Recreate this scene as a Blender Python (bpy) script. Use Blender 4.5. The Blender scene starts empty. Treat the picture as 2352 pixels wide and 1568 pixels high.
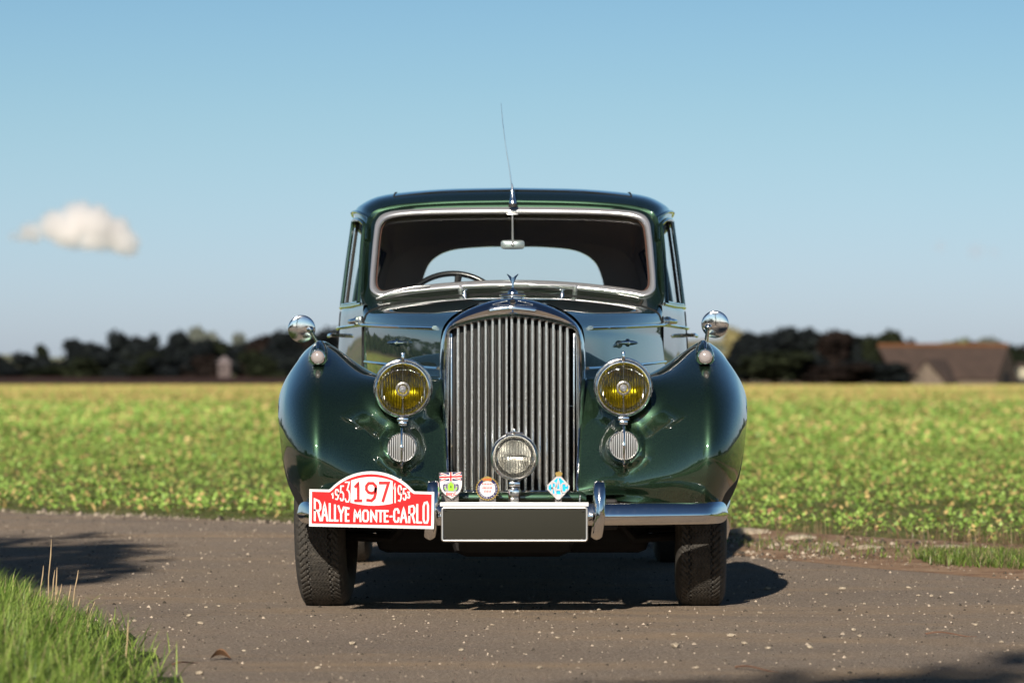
import bpy, bmesh, math, random
import numpy as np
from mathutils import Vector, Matrix

random.seed(7); rng = np.random.default_rng(7)
PI = math.pi
sc = bpy.context.scene
COL = sc.collection

# ------------------------------------------------------------------ camera
HC = 0.847                       # camera height
DC = 13.0                        # camera is 13 m in front of the front axle
FD = 8008.0                      # focal length in units of 1/2352 of the frame width
cam = bpy.data.cameras.new('camera'); cam_o = bpy.data.objects.new('camera', cam); COL.objects.link(cam_o)
cam.sensor_width = 36.0; cam.lens = 36.0 * FD / 2352.0
cam_o.location = (0, -DC, HC); cam_o.rotation_euler = (PI / 2, 0, 0)
cam.shift_y = 84.0 / 2352.0; cam.shift_x = -1.5 / 2352.0
cam.clip_end = 12000; cam.clip_start = 0.1
cam.dof.use_dof = True; cam.dof.focus_distance = 12.45; cam.dof.aperture_fstop = 4.2
sc.camera = cam_o

# ------------------------------------------------------------------ light
SUN_V = Vector((-0.348, -1.83, 1.0)).normalized()      # towards the sun
SUN_EL = math.asin(SUN_V.z); SUN_AZ = math.atan2(SUN_V.x, SUN_V.y)
world = bpy.data.worlds.new('World'); sc.world = world; world.use_nodes = True
wn = world.node_tree.nodes; wl = world.node_tree.links
for n in list(wn): wn.remove(n)
w_out = wn.new('ShaderNodeOutputWorld'); bg = wn.new('ShaderNodeBackground'); bg.inputs['Strength'].default_value = 0.10
sky = wn.new('ShaderNodeTexSky'); sky.sky_type = 'NISHITA'; sky.sun_disc = False
sky.sun_elevation = SUN_EL; sky.sun_rotation = SUN_AZ; sky.air_density = 1.0; sky.dust_density = 0.6; sky.ozone_density = 1.5
sky.altitude = 100
# the air close to the horizon is paler, the sky above it a deeper blue
tc = wn.new('ShaderNodeTexCoord'); sx = wn.new('ShaderNodeSeparateXYZ'); wl.new(tc.outputs['Generated'], sx.inputs[0])
rp = wn.new('ShaderNodeValToRGB'); wl.new(sx.outputs['Z'], rp.inputs[0])
rp.color_ramp.interpolation = 'B_SPLINE'
e = rp.color_ramp.elements
e[0].position = 0.0; e[0].color = (0.48, 0.57, 0.90, 1)
e[1].position = 1.0; e[1].color = (0.16, 0.19, 0.23, 1)
for p_, c_ in ((0.018, (0.465, 0.56, 0.87, 1)), (0.04, (0.44, 0.545, 0.78, 1)), (0.065, (0.42, 0.53, 0.66, 1)), (0.085, (0.40, 0.52, 0.63, 1)), (0.12, (0.35, 0.485, 0.585, 1)), (0.25, (0.28, 0.41, 0.51, 1)), (.5, (.17, .22, .28, 1))):
    k = e.new(p_); k.color = c_
mx = wn.new('ShaderNodeMix'); mx.data_type = 'RGBA'; mx.blend_type = 'MULTIPLY'; mx.inputs['Factor'].default_value = 1.0
wl.new(sky.outputs[0], mx.inputs['A']); wl.new(rp.outputs[0], mx.inputs['B'])
wl.new(mx.outputs['Result'], bg.inputs['Color']); wl.new(bg.outputs[0], w_out.inputs['Surface'])
sun = bpy.data.lights.new('sun', 'SUN'); sun.energy = 4.9; sun.angle = math.radians(0.5); sun.color = (1.0, 0.93, 0.82)
sun_o = bpy.data.objects.new('sun', sun); COL.objects.link(sun_o)
sun_o.rotation_euler = SUN_V.to_track_quat('Z', 'Y').to_euler()
sc.cycles.volume_bounces = 10; sc.cycles.max_bounces = 14; sc.cycles.volume_step_rate = 1.0
sc.view_settings.view_transform = 'Standard'; sc.view_settings.look = 'None'
sc.view_settings.exposure = 0.50; sc.view_settings.gamma = 1.0; sc.view_settings.use_curve_mapping = False

# ------------------------------------------------------------------ helpers
def S(y): return FD / (DC + y)
def at(px, py, y):               # a point read off the photograph, put at its own distance y
    s = S(y); return Vector(((px - 1177.5) / s, y, HC + (868.0 - py) / s))
def au(u, v, y): return at(1177.5 + u, v, y)

def tag(o, label=None, cat=None, group=None, kind=None):
    if label: o['label'] = label
    if cat: o['category'] = cat
    if group: o['group'] = group
    if kind: o['kind'] = kind
    return o
def empty(name, loc=(0, 0, 0)):
    o = bpy.data.objects.new(name, None); COL.objects.link(o); o.location = loc; return o

class MB:
    def __init__(s): s.v = []; s.f = []
    def add(s, vs, fs):
        b = len(s.v); s.v += [tuple(p) for p in vs]; s.f += [tuple(b + i for i in f) for f in fs]; return s
    def grid(s, rows, closed_u=False, closed_v=False, skip=None):
        n = len(rows); m = len(rows[0]); b = len(s.v)
        for r in rows: s.v += [tuple(p) for p in r]
        for i in range(n if closed_u else n - 1):
            for j in range(m if closed_v else m - 1):
                if skip and skip(i, j): continue
                i2 = (i + 1) % n; j2 = (j + 1) % m
                s.f.append((b + i * m + j, b + i * m + j2, b + i2 * m + j2, b + i2 * m + j))
        return s
    def box(s, c, d, bev=0.0, rot=None, seg=2):
        bm = bmesh.new(); bmesh.ops.create_cube(bm, size=1.0)
        for v in bm.verts: v.co = Vector((v.co.x * d[0], v.co.y * d[1], v.co.z * d[2]))
        if bev > 0: bmesh.ops.bevel(bm, geom=bm.edges[:], offset=bev, segments=seg, affect='EDGES', profile=0.5)
        c = Vector(c)
        bm.verts.index_update()
        vs = [(rot @ v.co if rot else v.co) + c for v in bm.verts]
        s.add(vs, [[v.index for v in f.verts] for f in bm.faces]); bm.free(); return s
    def lathe(s, prof, c, axis=(0, -1, 0), seg=48, cap0=False, cap1=False, sq=None):
        # prof: (radius, distance along axis)
        ax = Vector(axis).normalized(); q = Vector((0, 0, 1)).rotation_difference(ax).to_matrix(); c = Vector(c)
        rows = []
        for r, h in prof:
            rows.append([q @ Vector((r * math.cos(2 * PI * k / seg), r * math.sin(2 * PI * k / seg), h)) + c for k in range(seg)])
        b = len(s.v); s.grid(rows, closed_v=True)
        if cap0: s.f.append(tuple(b + k for k in reversed(range(seg))))
        if cap1: s.f.append(tuple(b + (len(prof) - 1) * seg + k for k in range(seg)))
        return s
    def tube(s, path, r, seg=10, cap=True, flat=1.0):
        path = [Vector(p) for p in path]; n = len(path)
        rs = r if isinstance(r, (list, tuple)) else [r] * n
        up = None; rows = []
        for i, p in enumerate(path):
            t = (path[min(i + 1, n - 1)] - path[max(i - 1, 0)]).normalized()
            if up is None:
                up = Vector((0, 0, 1)) if abs(t.z) < 0.9 else Vector((0, -1, 0))
            a = t.cross(up).normalized(); up = a.cross(t).normalized()
            rows.append([p + a * (rs[i] * math.cos(2 * PI * k / seg)) + up * (rs[i] * flat * math.sin(2 * PI * k / seg)) for k in range(seg)])
        b = len(s.v); s.grid(rows, closed_v=True)
        if cap:
            s.f.append(tuple(b + k for k in range(seg))); s.f.append(tuple(b + (n - 1) * seg + k for k in reversed(range(seg))))
        return s
    def prism(s, pts, d):        # polygon points (Vectors), extruded by vector d
        n = len(pts); d = Vector(d); pts = [Vector(p) for p in pts]
        s.add(pts + [p + d for p in pts], [tuple(range(n)), tuple(reversed(range(n, 2 * n)))] + [(i, i + n, (i + 1) % n + n, (i + 1) % n) for i in range(n)])
        return s
    def sphere(s, c, r, sc_=(1, 1, 1), seg=16, rings=10):
        c = Vector(c); rows = []
        for i in range(rings + 1):
            a = PI * i / rings
            rows.append([c + Vector((r * sc_[0] * math.sin(a) * math.cos(2 * PI * k / seg), r * sc_[1] * math.sin(a) * math.sin(2 * PI * k / seg), r * sc_[2] * math.cos(a))) for k in range(seg)])
        s.grid(rows, closed_v=True); return s
    def build(s, name, mat, parent=None, smooth=35, label=None, kind=None, recalc=True):
        me = bpy.data.meshes.new(name); me.from_pydata(s.v, [], s.f); me.update()
        if recalc:
            bm = bmesh.new(); bm.from_mesh(me); bmesh.ops.remove_doubles(bm, verts=bm.verts, dist=1e-5)
            bmesh.ops.recalc_face_normals(bm, faces=bm.faces); bm.to_mesh(me); bm.free()
        if smooth:
            me.shade_smooth(); me.set_sharp_from_angle(angle=math.radians(smooth))
        me.materials.append(mat)
        o = bpy.data.objects.new(name, me); COL.objects.link(o)
        if parent: o.parent = parent
        if label: o['label'] = label
        if kind: o['kind'] = kind
        return o

def cr(p0, p1, p2, p3, t):
    return 0.5 * ((2 * p1) + (p2 - p0) * t + (2 * p0 - 5 * p1 + 4 * p2 - p3) * t * t + (3 * p1 - p0 - 3 * p2 + p3) * t * t * t)
def spline(pts, sub):
    pts = [Vector(p) for p in pts]; n = len(pts); out = []
    for i in range(n - 1):
        a = pts[i - 1] if i > 0 else pts[0] * 2 - pts[1]; d = pts[i + 2] if i + 2 < n else pts[-1] * 2 - pts[-2]
        for k in range(sub): out.append(cr(a, pts[i], pts[i + 1], d, k / sub))
    out.append(pts[-1].copy()); return out
def net(P, su, sv):
    rows = [spline(r, sv) for r in P]
    cols = [spline([r[j] for r in rows], su) for j in range(len(rows[0]))]
    return [[cols[j][i] for j in range(len(cols))] for i in range(len(cols[0]))]
def mir(p): return Vector((-p[0], p[1], p[2]))

# ------------------------------------------------------------------ materials
def mat(name, base=(.5, .5, .5), rough=.5, metal=0.0, coat=0.0, spec=0.5, coat_r=0.02):
    m = bpy.data.materials.new(name); m.use_nodes = True
    b = m.node_tree.nodes['Principled BSDF']
    b.inputs['Base Color'].default_value = (*base, 1); b.inputs['Roughness'].default_value = rough
    b.inputs['Metallic'].default_value = metal; b.inputs['Coat Weight'].default_value = coat
    b.inputs['Coat Roughness'].default_value = coat_r; b.inputs['Specular IOR Level'].default_value = spec
    return m
def N(m, t): return m.node_tree.nodes.new(t)
def L(m, a, b): m.node_tree.links.new(a, b)
def B(m): return m.node_tree.nodes['Principled BSDF']
def noise(m, scale, detail=4, rough=.6, vec=None, obj=True):
    n = N(m, 'ShaderNodeTexNoise'); n.inputs['Scale'].default_value = scale; n.inputs['Detail'].default_value = detail; n.inputs['Roughness'].default_value = rough
    if vec is None:
        t = N(m, 'ShaderNodeTexCoord'); vec = t.outputs['Object']
    L(m, vec, n.inputs['Vector']); return n.outputs['Fac']
def ramp(m, fac, stops, interp='LINEAR'):
    r = N(m, 'ShaderNodeValToRGB'); r.color_ramp.interpolation = interp; L(m, fac, r.inputs[0]); el = r.color_ramp.elements
    el[0].position, el[0].color = stops[0][0], (*stops[0][1], 1); el[1].position, el[1].color = stops[-1][0], (*stops[-1][1], 1)
    for p, c in stops[1:-1]:
        q = el.new(p); q.color = (*c, 1)
    return r.outputs['Color']
def mixc(m, fac, a, b, mode='MIX'):
    x = N(m, 'ShaderNodeMix'); x.data_type = 'RGBA'; x.blend_type = mode
    if isinstance(fac, (int, float)): x.inputs['Factor'].default_value = fac
    else: L(m, fac, x.inputs['Factor'])
    for k, q in (('A', a), ('B', b)):
        if isinstance(q, tuple): x.inputs[k].default_value = (*q, 1)
        else: L(m, q, x.inputs[k])
    return x.outputs['Result']
def bump(m, h, strength=.3, dist=.01, nrm=None):
    b = N(m, 'ShaderNodeBump'); b.inputs['Strength'].default_value = strength; b.inputs['Distance'].default_value = dist
    L(m, h, b.inputs['Height'])
    if nrm: L(m, nrm, b.inputs['Normal'])
    return b.outputs['Normal']
def math_(m, op, a, b=0.0):
    x = N(m, 'ShaderNodeMath'); x.operation = op
    for i, q in enumerate((a, b)):
        if isinstance(q, (int, float)): x.inputs[i].default_value = q
        else: L(m, q, x.inputs[i])
    return x.outputs[0]

# green metallic coachwork under clear lacquer
M_PAINT = mat('green_paint', (.010, .055, .022), .46, .9, 1.0, coat_r=.012)
fl = N(M_PAINT, 'ShaderNodeTexVoronoi'); fl.inputs['Scale'].default_value = 900
tcn = N(M_PAINT, 'ShaderNodeTexCoord'); L(M_PAINT, tcn.outputs['Object'], fl.inputs['Vector'])
L(M_PAINT, mixc(M_PAINT, math_(M_PAINT, 'MULTIPLY', fl.outputs['Color'], .8), (.012, .032, .016), (.043, .086, .048)), B(M_PAINT).inputs['Base Color'])
B(M_PAINT).inputs['Coat IOR'].default_value = 2.0
L(M_PAINT, bump(M_PAINT, noise(M_PAINT, 2.2, 1, .4), .05, .02), B(M_PAINT).inputs['Coat Normal'])
L(M_PAINT, math_(M_PAINT, 'MULTIPLY', noise(M_PAINT, 6, 6, .7), .03), B(M_PAINT).inputs['Coat Roughness'])

M_CHROME = mat('chrome', (.88, .87, .86), .04, 1.0)
L(M_CHROME, ramp(M_CHROME, noise(M_CHROME, 60, 8, .75), [(.42, (.05,) * 3), (.72, (.20,) * 3)]), B(M_CHROME).inputs['Roughness'])
L(M_CHROME, bump(M_CHROME, noise(M_CHROME, 9, 2, .5), .06, .01), B(M_CHROME).inputs['Normal'])
M_SLAT = mat('slat_chrome', (.90, .89, .87), .12, 1.0)
cn = noise(M_SLAT, 160, 8, .75)
L(M_SLAT, ramp(M_SLAT, cn, [(.42, (.13,) * 3), (.72, (.32,) * 3)]), B(M_SLAT).inputs['Roughness'])
M_DARKVANE = mat('dark_vane', (.012, .011, .010), .45, .3)
M_BLACK = mat('black_void', (.006, .006, .006), .9)
M_CHASSIS = mat('chassis_black', (.012, .010, .009), .7)
M_RUBBER = mat('tyre_rubber', (.030, .028, .026), .75)
L(M_RUBBER, ramp(M_RUBBER, noise(M_RUBBER, 35, 9, .75), [(.35, (.022, .020, .017)), (.6, (.055, .047, .038)), (.75, (.13, .108, .082))]), B(M_RUBBER).inputs['Base Color'])
L(M_RUBBER, bump(M_RUBBER, noise(M_RUBBER, 260, 4, .6), .35, .002), B(M_RUBBER).inputs['Normal'])
M_SEAL = mat('rubber_seal', (.02, .018, .016), .6)
M_TRIM = mat('brown_interior', (.36, .31, .28), .9)
M_LEATHER = mat('dark_leather', (.020, .014, .010), .5)
M_WOOD = mat('walnut_capping', (.09, .035, .015), .3, 0, .5)
M_BAKE = mat('black_bakelite', (.010, .010, .010), .22)
M_WHITE = mat('white_enamel', (.74, .73, .71), .28, 0, .4)
M_RED = mat('red_enamel', (.72, .006, .008), .30, 0, .4)
M_REDTXT = mat('crimson_enamel', (.55, .010, .012), .35)
M_NAVY = mat('navy_enamel', (.020, .018, .085), .25, 0, .6)
M_GOLD = mat('gilt', (.75, .50, .16), .28, 1.0)
M_LIME = mat('lime_enamel', (.30, .62, .04), .25, 0, .6)
M_GREYEN = mat('grey_enamel', (.30, .28, .30), .4)
M_CYAN = mat('cyan_enamel', (.010, .42, .72), .25, 0, .6)
M_ALLOY = mat('badge_alloy', (.68, .62, .60), .35, .9)
M_PLATE = mat('plate_black', (.024, .023, .017), .75, spec=.15)
M_BRIGHT = mat('bright_trim', (.78, .76, .76), .28, .8)
M_ALU = mat('bare_aluminium', (.74, .72, .70), .32, .9)
M_SIDELENS = mat('frosted_lens', (.30, .26, .25), .18, 0, 1.0)
M_REFL = mat('reflector', (.96, .95, .92), .24, 1.0)
M_YREFL = mat('yellow_reflector', (.52, .44, .010), .34, 1.0)
L(M_YREFL, ramp(M_YREFL, noise(M_YREFL, 45, 4, .6), [(.35, (.24, .22, .010)), (.6, (.54, .46, .014))]), B(M_YREFL).inputs['Base Color'])
for m_ in (M_REFL, M_YREFL):
    w = N(m_, 'ShaderNodeTexWave'); w.wave_type = 'BANDS'; w.bands_direction = 'X'; w.inputs['Scale'].default_value = 34; w.inputs['Distortion'].default_value = .6
    t_ = N(m_, 'ShaderNodeTexCoord'); L(m_, t_.outputs['Object'], w.inputs['Vector'])
    L(m_, bump(m_, w.outputs['Fac'], .8, .005), B(m_).inputs['Normal'])

def clear_glass(name, tint=(1, 1, 1), refl=1.0, rough=0.0, flutes=0):
    m = bpy.data.materials.new(name); m.use_nodes = True; nt = m.node_tree
    for n in list(nt.nodes): nt.nodes.remove(n)
    o = N(m, 'ShaderNodeOutputMaterial'); t = N(m, 'ShaderNodeBsdfTransparent'); g = N(m, 'ShaderNodeBsdfGlossy'); mx_ = N(m, 'ShaderNodeMixShader'); f = N(m, 'ShaderNodeFresnel')
    f.inputs['IOR'].default_value = 1.5; t.inputs['Color'].default_value = (*tint, 1); g.inputs['Roughness'].default_value = rough
    if flutes:
        w = N(m, 'ShaderNodeTexWave'); w.bands_direction = 'X'; w.inputs['Scale'].default_value = flutes
        tc_ = N(m, 'ShaderNodeTexCoord'); L(m, tc_.outputs['Object'], w.inputs['Vector'])
        L(m, mixc(m, w.outputs['Fac'], (tint[0] * .74, tint[1] * .74, tint[2] * .74), tint), t.inputs['Color'])  # light bent by the flutes is put into the tint as darker bands
        nb = bump(m, w.outputs['Fac'], .6, .003); L(m, nb, g.inputs['Normal']); L(m, nb, f.inputs['Normal'])
    L(m, math_(m, 'MULTIPLY', f.outputs[0], refl), mx_.inputs['Fac']); L(m, t.outputs[0], mx_.inputs[1]); L(m, g.outputs[0], mx_.inputs[2]); L(m, mx_.outputs[0], o.inputs['Surface'])
    return m
M_GLASS = clear_glass('window_glass', (.96, .97, .96), .05)
M_YLENS = clear_glass('yellow_lens', (1.0, .80, .20), 1.3, .04, flutes=34)
M_CLENS = clear_glass('clear_lens', (.95, .94, .90), 1.3, .04, flutes=34)

def attr_mat(name, rough=.6, spec=.25, trans=0.0, col='Col'):
    m = mat(name, rough=rough, spec=spec)
    a = N(m, 'ShaderNodeVertexColor'); a.layer_name = col; L(m, a.outputs['Color'], B(m).inputs['Base Color'])
    if trans:
        d = N(m, 'ShaderNodeBsdfTranslucent'); L(m, a.outputs['Color'], d.inputs['Color']); x = N(m, 'ShaderNodeMixShader'); x.inputs[0].default_value = trans
        L(m, B(m).outputs[0], x.inputs[1]); L(m, d.outputs[0], x.inputs[2]); L(m, x.outputs[0], m.node_tree.nodes['Material Output'].inputs['Surface'])
    return m
M_CROP = attr_mat('crop_leaves', .5, .35, .12)
M_GRASS = attr_mat('grass_blades', .45, .4, .2)
M_STONE = attr_mat('stone_chips', .85, .2)

def np_mesh(name, V, F, C, m, smooth=False):
    """V (n,3), F (k,4) or (k,3), C (n,3)"""
    me = bpy.data.meshes.new(name); nv = len(V); k, w = F.shape
    me.vertices.add(nv); me.vertices.foreach_set('co', V.astype(np.float32).ravel())
    me.loops.add(k * w); me.loops.foreach_set('vertex_index', F.astype(np.int32).ravel())
    me.polygons.add(k); me.polygons.foreach_set('loop_start', np.arange(0, k * w, w, dtype=np.int32))
    if C is not None:
        ca = me.color_attributes.new('Col', 'FLOAT_COLOR', 'POINT'); ca.data.foreach_set('color', np.concatenate([C, np.ones((nv, 1))], 1).astype(np.float32).ravel())
    me.update(calc_edges=True); me.validate()
    if smooth: me.shade_smooth()
    me.materials.append(m); o = bpy.data.objects.new(name, me); COL.objects.link(o); return o

# =================================================================== SETTING
# ---- ground
def ground_mat():
    m = mat('soil', (.12, .08, .05), .95, spec=.1)
    c = ramp(m, noise(m, .9, 10, .65), [(.3, (.085, .055, .038)), (.6, (.15, .105, .07)), (.8, (.20, .15, .10))])
    L(m, c, B(m).inputs['Base Color']); L(m, bump(m, noise(m, 25, 8, .7), .6, .03), B(m).inputs['Normal']); return m
M_SOIL = ground_mat()
g = MB(); g.add([(-4000, -3000, 0), (4000, -3000, 0), (4000, 6000, 0), (-4000, 6000, 0)], [(0, 1, 2, 3)])
tag(g.build('ground', M_SOIL, smooth=0), kind='structure')

def track_mat():
    m = mat('worn_track', (.15, .12, .10), .95, spec=.08)
    t = N(m, 'ShaderNodeTexCoord'); v = t.outputs['Object']
    big = noise(m, .55, 6, .6, v); mid = noise(m, 4, 8, .7, v); fine = noise(m, 120, 4, .8, v)
    base = ramp(m, big, [(.32, (.38, .305, .245)), (.52, (.48, .378, .290)), (.72, (.54, .395, .275))])
    base = mixc(m, ramp(m, mid, [(.45, (0,) * 3), (.75, (.6,) * 3)]), base, (.40, .338, .288))
    base = mixc(m, ramp(m, fine, [(.36, (.9,) * 3), (.58, (0,) * 3)]), base, (.10, .078, .060))
    mp_ = N(m, 'ShaderNodeMapping'); mp_.inputs['Scale'].default_value = (.35, 1.1, 1); L(m, v, mp_.inputs['Vector'])
    band = noise(m, 1.1, 6, .65, mp_.outputs['Vector'])
    base = mixc(m, ramp(m, band, [(.50, (0,) * 3), (.66, (.65,) * 3)]), base, (.50, .345, .21))
    base = mixc(m, ramp(m, noise(m, .8, 7, .7, mp_.outputs['Vector']), [(.55, (0,) * 3), (.70, (.55,) * 3)]), base, (.20, .165, .14))
    vo = N(m, 'ShaderNodeTexVoronoi'); vo.inputs['Scale'].default_value = 48; L(m, v, vo.inputs['Vector'])
    sp = ramp(m, vo.outputs['Distance'], [(.10, (1,) * 3), (.26, (0,) * 3)])
    wn_ = N(m, 'ShaderNodeSeparateColor'); L(m, vo.outputs['Color'], wn_.inputs[0])
    pick = ramp(m, wn_.outputs[0], [(.52, (0,) * 3), (.58, (1,) * 3)])
    base = mixc(m, math_(m, 'MULTIPLY', sp, pick), base, (.52, .44, .35))
    vo2 = N(m, 'ShaderNodeTexVoronoi'); vo2.inputs['Scale'].default_value = 110; L(m, v, vo2.inputs['Vector'])
    sp2 = ramp(m, vo2.outputs['Distance'], [(.15, (.8,) * 3), (.45, (0,) * 3)])
    s2 = N(m, 'ShaderNodeSeparateColor'); L(m, vo2.outputs['Color'], s2.inputs[0])
    base = mixc(m, math_(m, 'MULTIPLY', sp2, ramp(m, s2.outputs[1], [(.5, (0,) * 3), (.6, (.7,) * 3)])), base, (.46, .37, .28))
    L(m, base, B(m).inputs['Base Color'])
    h = math_(m, 'ADD', math_(m, 'MULTIPLY', mid, .5), math_(m, 'ADD', fine, math_(m, 'MULTIPLY', sp, .8)))
    L(m, bump(m, h, .95, .022), B(m).inputs['Normal']); return m
M_TRACK = track_mat()

def gp(px, v):                   # ground point seen at a photograph pixel
    d = FD * HC / (v - 868.0); return Vector(((px - 1177.5) / FD * d, d - DC))
def edge_far(x):                 # far edge of the track as y(x)
    pts = [(-60, 42), (-20, 22), (-9, 13.5), (-3.2, 9.0), (-1.3, 7.3), (0.2, 5.2), (1.1, 3.6), (1.3, 3.05), (2.2, 1.75), (4, -1.0), (8, -5), (20, -16), (60, -50)]
    return np.interp(x, [p[0] for p in pts], [p[1] for p in pts])
def edge_near(x):                # near left edge against the grass verge; the track lies beyond / right of it
    pts = [(-60, 26), (-8, 6.0), (-3.2, 1.9), (-1.94, .35), (-1.6, -.7), (-1.3, -1.7), (-1.02, -3.2), (-.9, -4.2), (-.75, -9), (-.6, -60)]
    return np.interp(x, [p[0] for p in pts], [p[1] for p in pts])
# wide drive around the car, edges wobbling
def wob(t, s=1.0): return .10 * math.sin(t * 2.3) + .07 * math.sin(t * 5.1 + 1) + .04 * math.sin(t * 13.7 + 2) * s
rows = []
xs = list(np.linspace(-40, -6, 30)) + list(np.linspace(-5.9, 6, 180)) + list(np.linspace(6.2, 45, 40))
for x in xs:
    yf = float(edge_far(x)) + wob(x); 
    yn = -70.0 if x > -.75 else float(np.interp(-x, [.75, .9, 1.02, 1.3, 1.6, 1.94, 3.2, 8, 60], [-9, -4.2, -3.2, -1.7, -.7, .35, 1.9, 6.0, 26])) + wob(x * 1.3)
    yn = min(yn, yf - .5)
    rows.append([Vector((x, yn + (yf - yn) * (k / 40.0), .006)) for k in range(41)])
tr = MB().grid(rows); tag(tr.build('track', M_TRACK, smooth=0), kind='structure')

# ---- field sheet and the crop on it
def field_mat():
    m = mat('field_soil', (.12, .1, .05), .95, spec=.1)
    t = N(m, 'ShaderNodeTexCoord'); sxyz = N(m, 'ShaderNodeSeparateXYZ'); L(m, t.outputs['Object'], sxyz.inputs[0])
    near = ramp(m, noise(m, 3, 9, .7), [(.35, (.20, .14, .08)), (.5, (.16, .20, .05)), (.7, (.32, .24, .14))])
    far = ramp(m, noise(m, .35, 10, .75), [(.38, (.14, .20, .04)), (.55, (.30, .27, .10)), (.7, (.36, .30, .15))])
    f = ramp(m, math_(m, 'DIVIDE', sxyz.outputs['Y'], 130.0), [(.35, (0,) * 3), (1.0, (1,) * 3)])
    L(m, mixc(m, f, near, far), B(m).inputs['Base Color']); L(m, bump(m, noise(m, 6, 8, .8), 1.0, .08), B(m).inputs['Normal']); return m
FEND = 392.0
rows = []
for x in np.linspace(-130, 130, 261):
    yf = float(edge_far(x)) + wob(x) + .05
    rows.append([Vector((x, yf + (FEND - yf) * t, .003)) for t in np.linspace(0, 1, 12)])
tag(MB().grid(rows).build('field', field_mat(), smooth=0), kind='structure')

VERGE = .95                        # bare / grassy verge between track and crop, metres across (right side)
def verge_w(x): return float(np.interp(x, [-4, -1.5, .2, 1.1, 1.8, 3, 8], [.12, .15, .5, 2.9, 3.1, 3.1, 3.0]))
LEAFN = np.array([[0, 0, 0], [.42, .30, .08], [.22, .58, .02], [0, 1.0, -.10], [-.22, .58, .02], [-.42, .30, .08], [0, .45, -.05]])
LEAFF = [(0, 1, 6), (1, 2, 6), (2, 3, 6), (3, 4, 6), (4, 5, 6), (5, 0, 6)]
def leaves(P, yaw, tilt, size, colr, template, faces, widthk=1.0):
    n = len(P); T = template[None] * size[:, None, None]
    T = T * np.array([widthk, 1, 1])[None, None]
    ct, st = np.cos(tilt)[:, None], np.sin(tilt)[:, None]
    x = T[..., 0]; y = T[..., 1] * ct - T[..., 2] * st; z = T[..., 1] * st + T[..., 2] * ct
    cy, sy = np.cos(yaw)[:, None], np.sin(yaw)[:, None]
    X = x * cy - y * sy; Y = x * sy + y * cy
    V = np.stack([X + P[:, 0:1], Y + P[:, 1:2], z + P[:, 2:3]], -1).reshape(-1, 3)
    m = template.shape[0]; F = (np.array(faces)[None] + (np.arange(n) * m)[:, None, None]).reshape(-1, len(faces[0]))
    C = np.repeat(colr, m, 0); return V, F, C
def scatter(d0, d1, dens, mk=1.22):
    area = .1469 * mk * (d1 * d1 - d0 * d0) + 3.0 * (d1 - d0); n = int(area * dens)
    d = np.sqrt(rng.uniform(d0 * d0, d1 * d1, n)); x = rng.uniform(-1, 1, n) * (.1469 * mk * d + 1.5)
    y = d - DC; ok = y > np.array([float(edge_far(a)) + verge_w(a) for a in x]) + rng.uniform(-.15, .25, n)
    ok &= y < FEND - 2
    return x[ok], y[ok]
def vnoise(x, y, s, seed):
    r = np.random.default_rng(seed); ph = r.uniform(0, 6.28, 8); k = r.normal(0, 1, (8, 2)) * s
    return sum(np.sin(x * k[i, 0] + y * k[i, 1] + ph[i]) for i in range(8)) / 4.0
def crop_cols(n, straw):
    a = rng.uniform(0, 1, (n, 1)); g1 = np.array([[.185, .300, .055]]); g2 = np.array([[.310, .440, .095]])
    c = g1 + (g2 - g1) * a; dk = rng.uniform(0, 1, n) < .10; c[dk] = c[dk] * .55 * np.array([[.8, 1, .9]])
    s = rng.uniform(0, 1, n) < straw; m_ = s.sum()
    c[s] = np.array([[.42, .29, .11]]) + rng.uniform(0, 1, (m_, 1)) * np.array([[.16, .14, .06]])
    pk = rng.uniform(0, 1, n) < .02; c[pk] = (.34, .19, .10)
    return c
VV, FF, CC = [], [], []; off = 0
def push(v, f, c):
    global off
    VV.append(v); FF.append(f + off); CC.append(c); off += len(v)
# near plants: rosettes of lobed leaves
x, y = scatter(14, 42, 58)
bare = vnoise(x, y, 1.1, 3) < -.95; x, y = x[~bare], y[~bare]
hgt = .55 + .45 * np.clip(.6 + .5 * vnoise(x, y, .8, 4), 0, 1)
for k in range(7):
    n = len(x); yaw = rng.uniform(0, 2 * PI, n); r = rng.uniform(.0, .07, n)
    P = np.stack([x - np.sin(yaw) * r, y + np.cos(yaw) * r, rng.uniform(.01, .085, n) * hgt + .01], 1)
    v, f, c = leaves(P, yaw, rng.uniform(-.3, 1.35, n), rng.uniform(.018, .047, n) * hgt, crop_cols(n, .13), LEAFN, LEAFF, 1.15)
    push(v, f, c)
# edge litter and straw between the plants
x, y = scatter(14, 42, 26); n = len(x); yaw = rng.uniform(0, 2 * PI, n)
DIA = np.array([[0, 0, 0], [.35, .5, 0.04], [0, 1.0, 0], [-.35, .5, .04]]); DF = [(0, 1, 2), (0, 2, 3)]
v, f, c = leaves(np.stack([x, y, np.full(n, .012)], 1), yaw, rng.uniform(.0, .9, n), rng.uniform(.03, .10, n), crop_cols(n, .85), DIA, DF, .35); push(v, f, c)
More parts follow.
